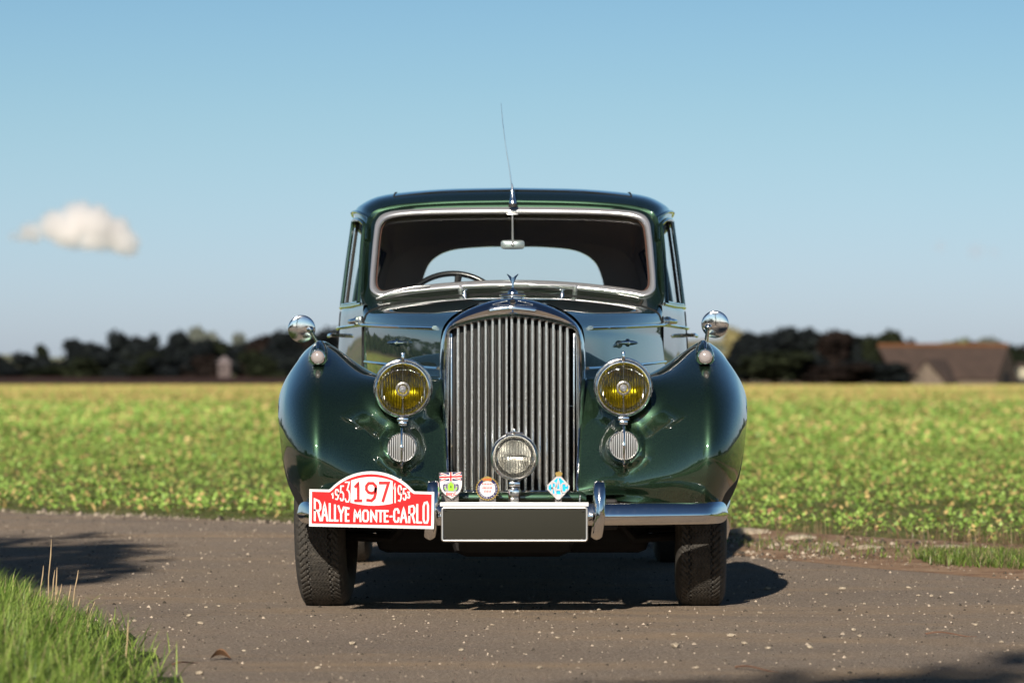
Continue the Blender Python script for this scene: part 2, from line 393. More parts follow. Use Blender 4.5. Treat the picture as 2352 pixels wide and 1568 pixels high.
# middle distance
for (d0, d1, dens, k_, sz, st, hh) in ((42, 75, 40, 4, .065, .22, .10), (75, 112, 17, 4, .11, .24, .12), (112, 230, 9, 4, .13, .62, .08), (230, 404, 5.5, 3, .15, .70, .04)):
    x, y = scatter(d0, d1, dens)
    for k in range(k_):
        n = len(x); yaw = rng.uniform(0, 2 * PI, n); big = vnoise(x, y * .25, .35, 9)
        c = crop_cols(n, st) * (1.25 if d0 > 200 else 1.1 if d0 > 100 else 1.0); push(*leaves(np.stack([x + rng.normal(0, .1, n), y + rng.normal(0, .1, n), rng.uniform(.0, .8, n) * hh], 1), yaw, rng.uniform(.0, 1.2 if d1 < 200 else .95, n),
                                           rng.uniform(.6, 1.2, n) * sz, c * (1 + .16 * big[:, None]), DIA, DF, 1.5))
# the crop goes on to both sides of the view
for (d0, d1, dens, k_, sz, st, hh) in ((14, 75, 24, 3, .085, .15, .10), (75, 200, 4.5, 3, .17, .35, .12)):
    n = int(.1469 * 2.6 * 2 * (d1 * d1 - d0 * d0) * dens * .5); d = np.sqrt(rng.uniform(d0 * d0, d1 * d1, n)); u_ = rng.uniform(1.2, 3.8, n) * np.where(rng.uniform(0, 1, n) < .5, -1, 1)
    x = u_ * (.1469 * d + 1.2); y = d - DC; ok = y > np.array([float(edge_far(a)) + verge_w(a) for a in x]) + rng.uniform(-.15, .25, n); x, y = x[ok], y[ok]
    for k in range(k_):
        n = len(x); push(*leaves(np.stack([x + rng.normal(0, .1, n), y + rng.normal(0, .1, n), rng.uniform(.0, .8, n) * hh], 1), rng.uniform(0, 2 * PI, n), rng.uniform(.0, 1.2, n), rng.uniform(.6, 1.2, n) * sz, crop_cols(n, st), DIA, DF, 1.3))
crop = np_mesh('crop', np.concatenate(VV), np.concatenate(FF), np.concatenate(CC), M_CROP)
tag(crop, 'low leafy green crop with straw between it covering the field behind the car', 'crop', kind='stuff')

# ---- grass: near left bank and the verge on the right
BL = np.array([[-.5, 0, 0], [.5, 0, 0], [.38, .45, .04], [-.38, .45, .04], [.2, .8, .16], [-.2, .8, .16], [0, 1.0, .30]])
BF = [(0, 1, 2), (0, 2, 3), (3, 2, 4), (3, 4, 5), (5, 4, 6)]
def blades(x, y, hmin, hmax, width, cols, tiltm=(1.0, 1.55), z=0.0):
    n = len(x); size = rng.uniform(hmin, hmax, n); t = BL.copy(); yaw = rng.uniform(0, 2 * PI, n)
    tl = rng.uniform(*tiltm, n); T = t[None] * np.stack([np.full(n, width), size, size * .8], 1)[:, None, :]
    T[..., 2] *= -1
    ct, st = np.cos(tl)[:, None], np.sin(tl)[:, None]
    X0 = T[..., 0]; Y0 = T[..., 1] * ct - T[..., 2] * st; Z0 = T[..., 1] * st + T[..., 2] * ct
    cy, sy = np.cos(yaw)[:, None], np.sin(yaw)[:, None]
    V = np.stack([X0 * cy - Y0 * sy + x[:, None], X0 * sy + Y0 * cy + y[:, None], Z0 + z + .005], -1).reshape(-1, 3)
    F = (np.array(BF)[None] + (np.arange(n) * 7)[:, None, None]).reshape(-1, 3)
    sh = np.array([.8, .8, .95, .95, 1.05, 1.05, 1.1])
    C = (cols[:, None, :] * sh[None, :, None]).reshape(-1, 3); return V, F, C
def grass_cols(n, dry=.08):
    a = rng.uniform(0, 1, (n, 1)) ** 1.4; c = np.array([[.060, .125, .014]]) + a * np.array([[.25, .28, .07]])
    d = rng.uniform(0, 1, n) < dry; c[d] = np.array([.36, .30, .15]) * rng.uniform(.6, 1.1, (d.sum(), 1)); return c
def near_edge_x(y):              # x of the grass edge at depth y
    return np.interp(y, [-60, -9, -4.2, -3.2, -1.7, -.7, .35, 1.9, 6], [-.6, -.75, -.9, -1.02, -1.3, -1.6, -1.94, -3.2, -8])
n = 70000; yy = rng.uniform(-6.0, 3.0, n); xx = near_edge_x(yy) - np.abs(rng.exponential(.75, n)) + rng.normal(0, .05, n)
ok = xx > -4.5; xx, yy = xx[ok], yy[ok]; n = len(xx)
edge = np.clip((near_edge_x(yy) - xx) / .5, .12, 1)
keep = rng.uniform(0, 1, n) < np.clip(edge * 1.3, .25, 1); xx, yy, edge = xx[keep], yy[keep], edge[keep]; n = len(xx)
bankz = .10 * edge
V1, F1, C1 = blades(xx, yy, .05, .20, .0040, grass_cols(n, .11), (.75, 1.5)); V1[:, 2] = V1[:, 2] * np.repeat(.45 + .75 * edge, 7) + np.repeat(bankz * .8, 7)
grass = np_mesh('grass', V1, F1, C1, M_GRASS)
tag(grass, 'lush green grass bank in the near left corner beside the track', 'grass', kind='stuff')
# bank soil under it
rows = []
for yv in np.linspace(-9, 6, 80):
    e_ = float(near_edge_x(yv)); rows.append([Vector((e_ + .08 - t, yv, .004 + .085 * min(1, max(0, t - .03) / .55) + .012 * math.sin(yv * 7 + t * 9))) for t in (0, .08, .16, .3, .45, .6, 1, 2, 4, 9)])
m_b = mat('bank_soil', (.05, .06, .02), .95, spec=.1)
L(m_b, ramp(m_b, noise(m_b, 9, 8, .7), [(.35, (.05, .038, .025)), (.55, (.035, .06, .012)), (.7, (.10, .08, .05))]), B(m_b).inputs['Base Color'])
tag(MB().grid(rows).build('bank', m_b, smooth=60), kind='structure')
# dry stalks standing up out of the grass
st = MB(); sd = random.Random(4)
for (px, pt, pb, wd) in ((118, 1238, 1420, 1), (100, 1298, 1405, 1), (131, 1302, 1440, 1), (126, 1308, 1425, 1), (180, 1308, 1400, 1), (163, 1342, 1430, 1), (132, 1345, 1435, 1), (32, 1318, 1400, 1), (184, 1372, 1440, 1), (218, 1380, 1440, 1),
                         (295, 1427, 1520, 1), (203, 1390, 1450, 1), (142, 1340, 1440, 1), (250, 1445, 1500, 1), (57, 1330, 1410, 1), (70, 1340, 1420, 1), (150, 1500, 1560, 1), (100, 1520, 1580, 1)):
    yb = -1.6 + (1480 - pb) * .012 - (0 if pb < 1490 else 1.0); base = at(px - sd.uniform(4, 16), pb, yb); top = at(px, pt, yb)
    base.z = max(base.z, .02); mid_ = base.lerp(top, .5) + Vector((sd.uniform(-.006, .006), 0, 0))
    st.tube([base, mid_, base.lerp(top, .8), top], [.0022, .0018, .0022, .0008], 5)
M_STRAW = mat('dry_straw', (.42, .30, .17), .7)
tag(st.build('dry_stalks', M_STRAW, smooth=60), 'thin dry seed stalks standing above the near left grass', 'stalks', kind='stuff')
# verge on the right
n = 60000; xx = rng.uniform(.9, 5.5, n); ef = np.array([float(edge_far(a)) for a in xx]); w_ = np.array([verge_w(a) for a in xx]); t = rng.beta(2.2, 3.2, n)
yy = ef + .22 + t * w_ * .80; dn = vnoise(xx, yy, 1.9, 21) + .3 * (.5 - t) ; ok = (dn > -.22) & (xx > 1.22) | (rng.uniform(0, 1, n) < .05)
xx, yy = xx[ok], yy[ok]; n = len(xx)
cv = grass_cols(n, .30) * np.where(rng.uniform(0, 1, n) < .35, .55, .9)[:, None]
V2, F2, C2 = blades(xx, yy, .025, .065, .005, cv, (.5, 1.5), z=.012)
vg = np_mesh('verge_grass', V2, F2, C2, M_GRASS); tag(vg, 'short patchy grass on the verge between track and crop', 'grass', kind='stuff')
# tufts of dead stems where the crop begins
xx = []; yy = []
for (cx, n_, sp) in ((1.25, 40, .12), (1.45, 60, .15), (1.62, 70, .12), (1.8, 60, .12), (2.03, 90, .12), (2.28, 160, .12), (2.42, 120, .10), (2.55, 60, .1), (3.2, 90, .3), (-2.4, 30, .3)):
    q = np.random.default_rng(int(cx * 100) % 997).normal(0, sp, (n_, 2)); xx += list(cx + q[:, 0]); yy += [float(edge_far(cx + a)) + verge_w(cx) * .92 + b * .8 for a, b in q]
xx, yy = np.array(xx), np.array(yy); pk_ = np.random.default_rng(8).uniform(0, 1, len(xx)) < .6; xx, yy = xx[pk_], yy[pk_]; n = len(xx)
V3, F3, C3 = blades(xx, yy, .05, .17, .0035, np.array([[.22, .15, .085]]) * rng.uniform(.4, 1.4, (n, 1)), (.8, 1.57), z=.02)
tag(np_mesh('dead_stems', V3, F3, C3, M_GRASS), 'tufts of dry brown stems along the front of the crop', 'stems', kind='stuff')
# verge soil sheet
rows = []
for x in np.linspace(.6, 12, 120):
    yf = float(edge_far(x)) + wob(x) - .15; rows.append([Vector((x, yf + k * (verge_w(x) + .5) / 6, .0066 + (.007 if 0 < k < 6 else 0) * (1 + math.sin(x * 6 + k)))) for k in range(7)])
m_v = mat('verge_soil', (.16, .10, .06), .95, spec=.1)
L(m_v, ramp(m_v, noise(m_v, 5, 9, .75), [(.35, (.20, .115, .070)), (.5, (.32, .205, .130)), (.66, (.42, .30, .20))]), B(m_v).inputs['Base Color'])
L(m_v, bump(m_v, noise(m_v, 30, 7, .7), .9, .03), B(m_v).inputs['Normal'])
tag(MB().grid(rows).build('verge', m_v, smooth=50), kind='structure')

# ---- stones
def rock(r, seed, flat=.6):
    q = random.Random(seed); bm = bmesh.new(); bmesh.ops.create_icosphere(bm, subdivisions=1, radius=r)
    for v in bm.verts: v.co *= q.uniform(.75, 1.2); v.co.z *= flat
    me = bpy.data.meshes.new('stone'); bm.to_mesh(me); bm.free(); return me
M_STN = mat('pale_stone', (.42, .36, .28), .9, spec=.2)
L(M_STN, ramp(M_STN, noise(M_STN, 60, 6, .7), [(.3, (.18, .14, .10)), (.6, (.42, .35, .26))]), B(M_STN).inputs['Base Color'])
big = [  # photo px, py, radius in m, label
    (1978, 1585 - 0, .022, None),
    (1551, 1491, .020, 'broad pale stone on the track below the right front tyre'), (1677, 1466, .016, 'squarish stone on the track right of and below the wide tyre'),
    (862, 1484, .0, None), (434, 1419, .012, 'pale pebble on the track below left end of the car shadow'), (461, 1437, .014, None),
    (309, 1431, .010, None), (502, 1397, .010, None), (474, 1399, .009, None), (460, 1553, .014, 'rounded pebble near the bottom edge beside the brown leaf'),
    (810, 1484, .014, 'chipped stone on the track under the left front tyre'), (1491, 1390, .012, 'small stone at the inner foot of the right front tyre'),
    (1710, 1483, .013, None), (1548, 1463, .010, None), (1860, 1493, .015, 'pale lump of stone at the far right of the foreground track'),
    (1765, 1494, .011, None), (1745, 1413, .012, None), (1935, 1357, .018, 'elongated stone on the track in front of the verge'), (1762, 1357, .017, 'flat pale stone right of the tyre shadow'),
    (1813, 1371, .010, None), (1898, 1370, .010, None), (2140, 1373, .012, None), (2185, 1366, .011, None), (1985, 1391, .010, None), (2110, 1372, .010, None),
    (1960, 1452, .012, None), (2085, 1354, .012, None), (1974, 1466, .010, None), (1375, 1405, .009, None), (905, 1427, .008, None), (1060, 1498, .009, None), (1280, 1470, .010, None),
    (640, 1345, .009, None), (560, 1500, .009, None), (1240, 1540, .012, None), (1130, 1440, .008, None), (1600, 1540, .010, None), (730, 1540, .011, None), (2240, 1440, .012, None), (2300, 1480, .010, None)]
SL = iter(['pale pebble near the bottom edge far right of the twig', 'pale pebble left of the car shadow, a step behind its neighbour', 'small pebble between the near grass and the left tyre', 'pebble left of the left tyre, right one of a touching pair', 'pebble left of the left tyre, left one of a touching pair', 'pebble right of the chipped squarish stone', 'small pebble just right of the foot of the right tyre', 'pebble between the squarish stone and the far right lump', 'rounded pebble on the open track right of the right tyre shadow', 'small pebble level with the end of the right tyre shadow', 'tiny pebble right of the end of the tyre shadow', 'right pebble of three in a row before the verge', 'rightmost pebble nearest the grassy verge', 'pebble right of the tyre shadow on the open track', 'middle pebble of three in a row before the verge', 'pebble in the middle of the right foreground', 'pale pebble closest to the bare verge soil', 'pebble level with the squarish stone, further right', 'tiny pebble in front of the car just left of the right tyre', 'small pebble in front of the rally plate', 'pebble in the foreground below the number plate', 'pebble in the foreground below the blue diamond badge', 'tiny pebble far behind, left of the left tyre', 'pebble right of the curled leaf in the foreground', 'pebble at the bottom edge right of the car centre', 'tiny pebble just in front of the car shadow', 'pebble at the bottom edge left of the reddish twig', 'pebble at the bottom edge below the left tyre', 'pebble above the broken twig at the right', 'pebble at the far right just beyond the broken twig'])
for i, (px, py, r, lb) in enumerate(big):
    if r <= 0: continue
    p = gp(px, py); o = bpy.data.objects.new('stone', rock(r * .78, 50 + i, .62)); o.data.materials.append(M_STN); COL.objects.link(o)
    o.location = (p.x, p.y, .006 + r * .35); o.rotation_euler = (0, 0, i * 1.7); o.scale = (1.35, 1, 1)
    tag(o, lb or next(SL), 'stone', 'loose stones on the track')
for i, (px, py, r, lb) in enumerate(((1706, 1222, .085, 'long pale boulder lying at the crop edge behind the right tyre'), (1838, 1236, .06, 'rounded tan stone at the crop edge right of the car'),
                                    (1990, 1260, .055, 'larger tan stone half way along the crop edge'), (2180, 1318 - 60, .05, 'tan stone in front of the dry stems'), (2290, 1290, .05, 'tan stone at the far right of the verge'))):
    p = gp(px, py + 8); o = bpy.data.objects.new('stone', rock(r, 150 + i, .35)); o.data.materials.append(M_STN); COL.objects.link(o)
    o.location = (p.x, p.y, .02); o.scale = (1.6, .9, .9); tag(o, lb, 'stone', 'stones along the crop edge')
# countless gravel
n = 42000; d = np.sqrt(rng.uniform(8.5 ** 2, 26 ** 2, n)); x = rng.uniform(-1, 1, n) * (.17 * d + .3); y = d - DC
y_ok = (y < np.array([float(edge_far(a)) for a in x]) + .6) & (x > near_edge_x(y)); x, y = x[y_ok], y[y_ok]; n = len(x)
T = np.array([[1, 0, 0], [-.5, .87, 0], [-.5, -.87, 0], [.3, .1, .8], [-.2, -.1, .75]]); TF = [(0, 1, 3), (1, 2, 4), (1, 4, 3), (2, 0, 3), (2, 3, 4)]
sz = rng.lognormal(-5.85, .52, n); sz = np.clip(sz, .0015, .011)
nk = 5200; xk = rng.uniform(.8, 6.5, nk); tk = rng.uniform(0, 1, nk) ** 1.6
yk = np.array([float(edge_far(a)) + verge_w(a) * 1.02 * b - .25 for a, b in zip(xk, tk)]); clump = vnoise(xk, yk, 2.5, 44) > -.2; xk, yk = xk[clump], yk[clump]
xk2 = rng.uniform(-6, .8, 1500); yk2 = np.array([float(edge_far(a)) for a in xk2]) + rng.normal(0, .12, 1500)
x = np.concatenate([x, xk, xk2]); y = np.concatenate([y, yk, yk2]); n = len(x); sz = np.concatenate([sz, np.clip(rng.lognormal(-4.9, .55, len(xk) + len(xk2)), .003, .028)])
V4, F4, C4 = leaves(np.stack([x, y, np.where(x > .9, np.where(y > np.interp(x, [-60, 1.1, 1.3, 2.2, 4, 8], [40, 3.5, 2.95, 1.65, -1.1, -5.1]), .013, .005), .005)], 1), rng.uniform(0, 6.28, n), np.zeros(n), sz, np.array([[.36, .29, .22]]) * np.where(rng.uniform(0, 1, (n, 1)) < .45, .22, 1.05) * rng.uniform(.5, 1.5, (n, 1)), T, TF)
tag(np_mesh('gravel', V4, F4, C4, M_STONE), 'fine pale gravel and grit strewn over the track', 'gravel', kind='stuff')
# leaf, twigs
M_DEADLEAF = mat('dead_leaf', (.17, .09, .045), .7)
lf = MB(); p = gp(505, 1520); rows = []
for i in range(7):
    t_ = i / 6; w_ = .022 * math.sin(PI * (t_ * .85 + .1)); rows.append([Vector((p.x - .03 + .062 * t_, p.y + (k / 4 - .5) * 2 * w_, .010 + .012 * math.sin(PI * t_) + .018 * abs(k - 2) / 2 * math.sin(3 * t_))) for k in range(5)])
tag(lf.grid(rows).build('leaf', M_DEADLEAF, smooth=60), 'curled brown fallen leaf on the soil beside the near grass', 'leaf')
M_TWIG = mat('twig_bark', (.12, .06, .035), .8)
for i, (a_, b_, lb) in enumerate((((2125, 1463), (2245, 1466), 'broken twig lying across the track at the right'), ((1690, 1541), (1790, 1548), 'thin reddish twig near the bottom edge right of centre'), ((395, 1536), (455, 1526), 'straight twig on the soil left of the curled leaf'), ((2270, 1300), (2278, 1290), 'short twig on the verge'))):
    if i == 3: continue
    A, Bp = gp(*a_), gp(*b_); pts = [Vector((A.x + (Bp.x - A.x) * t, A.y + (Bp.y - A.y) * t + .015 * math.sin(t * 7 + i), .012 + .006 * math.sin(5 * t))) for t in np.linspace(0, 1, 9)]
    tag(MB().tube(pts, [.0035 - .002 * k / 8 for k in range(9)], 6).build('twig', M_TWIG, smooth=60), lb, 'twig')

# ---- trees
def foliage_mat(name, a, b):
    m = mat(name, a, .85, spec=.1)
    L(m, ramp(m, noise(m, .6, 5, .7), [(.35, a), (.65, b)]), B(m).inputs['Base Color']); return m
M_FDARK = foliage_mat('foliage_dark', (.006, .008, .010), (.012, .015, .014))  # shade lying over the wood is put into these near black leaf colours
M_FRED = foliage_mat('foliage_russet', (.011, .008, .007), (.019, .012, .009))
M_FGREEN = foliage_mat('foliage_green', (.008, .011, .006), (.018, .022, .010))
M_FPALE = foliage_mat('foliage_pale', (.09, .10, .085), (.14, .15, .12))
M_BARK = mat('bark', (.05, .038, .028), .9)
def crown_mesh(seed, ncard=1500, card=.55, narrow=1.0, lobes=9, heart=True):
    q = np.random.default_rng(seed); L_ = []
    for k in range(lobes):
        a = q.uniform(0, 6.28); r = q.uniform(0, .55); z = q.uniform(-.55, .6)
        L_.append((r * math.cos(a) * narrow, r * math.sin(a) * narrow, z, q.uniform(.32, .52) * (1 - .25 * max(0, z))))
    L_.append((0, 0, .0, .55))
    V = []; F = []
    per = ncard // len(L_)
    for (cx, cy, cz, r) in L_:
        d = q.normal(0, 1, (per, 3)); d /= np.linalg.norm(d, axis=1)[:, None]; rr = r * q.uniform(.72, 1.12, per)[:, None]
        c = np.array([cx, cy, cz]) + d * rr
        a1 = q.normal(0, 1, (per, 3)); a1 /= np.linalg.norm(a1, axis=1)[:, None]; a2 = np.cross(a1, q.normal(0, 1, (per, 3))); a2 /= np.linalg.norm(a2, axis=1)[:, None]
        s = card * q.uniform(.5, 1.1, (per, 1)) * .2
        b = len(V); quad = np.stack([c - a1 * s, c - a2 * s * .7, c + a1 * s, c + a2 * s * .7], 1).reshape(-1, 3)
        V += list(quad); F += [(b + 4 * i, b + 4 * i + 1, b + 4 * i + 2, b + 4 * i + 3) for i in range(per)]
        if not heart: continue
        # solid heart of the lobe, lumpy
        bm = bmesh.new(); bmesh.ops.create_icosphere(bm, subdivisions=2, radius=r * .80)
        b = len(V); bm.verts.index_update()
        for v in bm.verts: w = 1 + .18 * math.sin(v.co.x * 23 + seed) * math.sin(v.co.z * 19 + k); V.append((v.co.x * w + cx, v.co.y * w + cy, v.co.z * w + cz))
        F += [tuple(b + v.index for v in f.verts) for f in bm.faces]; bm.free()
    me = bpy.data.meshes.new('crown'); me.from_pydata([tuple(v) for v in V], [], F); me.update(); return me
CROWNS = [crown_mesh(s, 1700) for s in (11, 12, 13, 14)]
def trunk_mesh(h, r, seed):
    q = random.Random(seed); m = MB(); m.tube([(0, 0, 0), (.05 * h * q.uniform(-1, 1) * .3, 0, h * .5), (0, 0, h)], [r * 1.3, r, r * .6], 8)
    for k in range(5):
        a = q.uniform(0, 6.28); m.tube([(0, 0, h * q.uniform(.5, .9)), (math.cos(a) * h * .25, math.sin(a) * h * .25, h * 1.15)], [r * .5, r * .2], 6)
    me = bpy.data.meshes.new('trunk'); me.from_pydata(m.v, [], m.f); me.update(); me.materials.append(M_BARK); return me
TRUNK = trunk_mesh(1.0, .05, 3)
_cr = {}
def tree(name, x, y, h, w, m, label, group, k=0, base=0.0, cat='tree', low=.12):
    r = empty(name, (x, y, base)); tag(r, label, cat, group)
    key = (k, m.name)
    if key not in _cr:
        me = CROWNS[k].copy(); me.materials.clear(); me.materials.append(m); _cr[key] = me
    c = bpy.data.objects.new('crown', _cr[key]); COL.objects.link(c); c.parent = r
    ch = h * (1 - low); c.location = (0, 0, h * low + ch / 2); c.scale = (w / 2 / .92, w / 2 / .92, ch / 2 / .95); c.rotation_euler = (0, 0, k * 1.3 + x)
    t = bpy.data.objects.new('trunk', TRUNK); COL.objects.link(t); t.parent = r; t.scale = (h * .35, h * .35, h * .6)
    return r
TY = 455.0
def ptree(px0, px1, top, y, m, label, group, k, bot=884, name='tree', cat='tree', low=.1):
    s = S(y); x = ((px0 + px1) / 2 - 1177.5) / s; w = 1.7 * (px1 - px0) / s; h = HC + (868 - top) / s
    return tree(name, x, y, h, w, m, label, group, k, 0, cat, low)
GL = 'dark trees of the wood left of the car'; GR = 'trees of the wood right of the car'
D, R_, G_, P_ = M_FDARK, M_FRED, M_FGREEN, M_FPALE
ptree(-40, 22, 801, TY, D, 'dark bush cut off by the left edge of the view', GL, 0, name='bush', cat='bush', low=.02)
ptree(44, 99, 808, TY, D, 'rounded dark bush standing alone near the left edge', GL, 1, name='bush', cat='bush', low=.02)
ptree(84, 110, 790, 700, G_, 'olive green tree behind the lone rounded bush', GL, 3)
ptree(146, 208, 776, TY, D, 'dark broad tree at the left end of the wood', GL, 2)
ptree(196, 252, 777, TY + 8, D, 'dark tree second in the wood from the left', GL, 0)
ptree(262, 312, 758, TY, D, 'tall dark tree under the left part of the cloud', GL, 1)
ptree(300, 338, 772, TY + 9, R_, 'brownish tree just right of the tall dark one', GL, 3)
ptree(326, 362, 765, TY, D, 'narrow dark pointed tree left of the gap in the wood', GL, 2)
ptree(356, 402, 786, TY, D, 'low dark tree in the dip of the wood', GL, 0)
ptree(394, 436, 757, TY, D, 'narrow tall dark tree right of the dip', GL, 3)
ptree(424, 478, 776, TY, D, 'dark tree in front of the first pale crown', GL, 1)
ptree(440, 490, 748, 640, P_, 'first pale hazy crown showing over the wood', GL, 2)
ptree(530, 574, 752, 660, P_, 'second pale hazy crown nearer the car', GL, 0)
ptree(236, 284, 783, TY + 12, D, 'lower dark tree filling the gap left of the tall dark one', GL, 1)
ptree(342, 400, 790, TY + 12, D, 'low dark tree behind the dip of the wood', GL, 2)
ptree(600, 650, 768, TY + 10, D, 'dark tree just left of and behind the big round one', GL, 3)
ptree(100, 165, 822, TY + 6, D, 'low dark tree between the lone bush and the wood', GL, 0)
ptree(470, 530, 779, TY + 6, G_, 'dark olive tree between the two pale crowns', GL, 3)
ptree(520, 576, 781, TY + 4, D, 'dark tree below the second pale crown', GL, 1)
ptree(560, 628, 770, TY + 3, R_, 'reddish brown tree left of the big round one', GL, 2)
ptree(612, 690, 745, TY, D, 'big round dark tree nearest the left wing mirror', GL, 0)
ptree(672, 735, 757, TY + 5, R_, 'russet tree partly behind the left mirror', GL, 1)
ptree(718, 800, 752, TY + 2, D, 'dark tree just left of the car cabin', GL, 3)
THL = ['greenish thicket below the left end of the wood', 'dark thicket below the gap left of the tall dark tree', 'olive thicket at the foot of the tall dark tree', 'dark thicket under the dip in the left wood', 'brownish thicket below the narrow tall tree', 'small dark thicket just left of the pink cottage', 'olive thicket just right of the pink cottage', 'dark thicket below the big round tree', 'brownish thicket between big round tree and car', 'lowest dark thicket at the very left edge', 'low olive thicket right of the lone rounded bush']
for i, (a_, b_, t_, m_) in enumerate(((150, 235, 812, G_), (225, 300, 806, D), (290, 365, 808, G_), (350, 430, 812, D), (420, 500, 808, R_), (490, 520, 818, D), (560, 640, 806, G_), (630, 700, 800, D), (690, 780, 806, R_), (-20, 60, 838, D), (60, 150, 838, G_))):
    ptree(a_, b_, t_, TY - 14 + (i % 3), m_, THL[i], 'thickets at the foot of the left wood', i % 4, name='thicket', cat='thicket', low=.0)
ptree(1668, 1716, 748, 620, mat('foliage_ochre', (.20, .17, .07), .9), 'ochre yellow tree beside the right wing mirror', GR, 1)
ptree(1694, 1772, 755, TY + 20, D, 'dark tree at the left end of the right wood', GR, 0)
ptree(1752, 1832, 750, TY + 18, D, 'tallest dark rounded tree of the right wood', GR, 1)
ptree(1812, 1888, 753, TY + 22, D, 'dark tree just right of the tallest one', GR, 2)
ptree(1874, 1950, 760, TY + 20, R_, 'russet tree in the middle of the right wood', GR, 3)
ptree(1936, 2012, 760, TY + 24, D, 'dark tree left of the barn roof end', GR, 0)
ptree(1994, 2058, 757, TY + 22, G_, 'olive tree rising behind the left end of the barn', GR, 2)
ptree(2036, 2092, 765, TY + 26, R_, 'reddish tree falling away behind the barn ridge', GR, 1)
ptree(1690, 1740, 760, TY + 30, D, 'dark tree at the very left of the right wood', GR, 3)
ptree(1790, 1850, 753, TY + 30, D, 'dark tree behind the two highest of the right wood', GR, 0)
ptree(1850, 1920, 757, TY + 31, D, 'dark tree filling the wood left of the russet one', GR, 1)
ptree(1915, 1985, 761, TY + 30, G_, 'olive tree behind the middle of the right wood', GR, 2)
ptree(1712, 1846, 803, TY - 20, G_, 'broad dark green bush in front of the right wood', GR, 3, name='bush', cat='bush', low=.0)
ptree(1640, 1730, 812, TY - 18, D, 'dark bush half hidden by the right wing', GR, 2, name='bush', cat='bush', low=.0)
ptree(1822, 1905, 815, TY - 16, D, 'dark bush between the green and the russet bush', GR, 0, name='bush', cat='bush', low=.0)
ptree(1872, 1975, 832, TY - 60, R_, 'low russet bush left of the barn', GR, 1, name='bush', cat='bush', low=.0)
ptree(1946, 2062, 826, TY - 58, D, 'black green bush against the barn end', GR, 2, name='bush', cat='bush', low=.0)
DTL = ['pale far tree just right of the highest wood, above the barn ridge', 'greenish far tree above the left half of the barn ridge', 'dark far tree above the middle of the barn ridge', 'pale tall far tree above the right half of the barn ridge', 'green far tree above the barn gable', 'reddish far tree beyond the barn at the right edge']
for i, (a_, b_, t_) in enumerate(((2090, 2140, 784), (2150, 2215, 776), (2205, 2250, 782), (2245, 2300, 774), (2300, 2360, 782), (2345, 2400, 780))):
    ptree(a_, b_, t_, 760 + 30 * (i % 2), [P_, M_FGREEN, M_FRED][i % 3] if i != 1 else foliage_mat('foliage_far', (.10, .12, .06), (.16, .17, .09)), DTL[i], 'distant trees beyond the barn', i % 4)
# hills in the distance
def hill_mat():
    m = mat('distant_land', (.2, .2, .15), 1.0, spec=0)
    L(m, ramp(m, noise(m, .004, 4, .6), [(.40, (.08, .11, .09)), (.46, (.20, .21, .13)), (.54, (.27, .23, .17)), (.60, (.09, .12, .10))], 'CONSTANT'), B(m).inputs['Base Color']); return m
rows = []
for y_ in np.linspace(900, 3400, 30):
    rr_ = []
    for x_ in np.linspace(-1800, 1800, 90):
        t_ = (y_ - 900) / 2500; hh = 26 * t_ * (1 + .35 * math.sin(x_ * .006 + 1) + .25 * math.sin(x_ * .017 + y_ * .003)) + .1
        rr_.append(Vector((x_, y_, hh)))
    rows.append(rr_)
tag(MB().grid(rows).build('hills', hill_mat(), smooth=60), kind='structure')
# far wood masses all round, seen only as dark masses (and reflected in the paintwork)
q = np.random.default_rng(5); VV, FF, CC = [], [], []; off = 0
nW = 60000; a = q.uniform(0, 2 * PI, nW); keep = (np.abs((a - PI / 2 + PI) % (2 * PI) - PI) > .30); a = a[keep]; nW = len(a); rad = q.uniform(110, 190, nW) + 250 * (np.cos(a - PI / 2) > .2)
hW = q.uniform(0, 1, nW) ** 1.2 * (8 + 3 * np.sin(a * 9) + 2 * np.sin(a * 31) + 1.5 * np.sin(a * 97))
hW *= np.where((np.cos(a) > -.12) & (np.sin(a) < 0), .22, 1.0)       # open country to the right behind the camera
P = np.stack([np.cos(a) * rad, np.sin(a) * rad, hW], 1)
v, f, c = leaves(P, q.uniform(0, 6.28, nW), q.uniform(.3, 1.3, nW), q.uniform(1.0, 2.4, nW), np.array([[.018, .026, .012]]) * q.uniform(.5, 1.8, (nW, 1)), DIA, DF, 1.6)
tag(np_mesh('distant_wood', v, f, c, attr_mat('wood_mass', .9, .1)), 'dark band of far woodland along the horizon', 'wood', kind='stuff')

# trees standing left of and behind the camera: they throw the shade on the track
def big_tree(x, y, h, w, label, seed, n=5200, zlow=.25):
    r = empty('tree', (x, y, 0)); tag(r, label, 'tree', 'trees beside the camera')
    me = crown_mesh(seed, n, .16 * 5 / w * 1.6, lobes=14, heart=False); me.materials.append(M_FGREEN)
    c = bpy.data.objects.new('crown', me); COL.objects.link(c); c.parent = r; ch = h * (1 - zlow)
    c.location = (0, 0, h * zlow + ch / 2); c.scale = (w / 2, w / 2, ch / 2)
    t = bpy.data.objects.new('trunk', trunk_mesh(1, .05, seed)); COL.objects.link(t); t.parent = r; t.scale = (h * .4, h * .4, h * .6)
big_tree(-5.5, -10.1, 8.6, 4.4, 'leafy tree left of the camera shading the left of the track', 31, zlow=.45)
big_tree(-1.0, -19.6, 10.0, 4.6, 'leafy tree behind the camera shading the foreground', 32, zlow=.6)
big_tree(-13, -14, 10, 7, 'tall tree further left of the camera', 33, 3500)

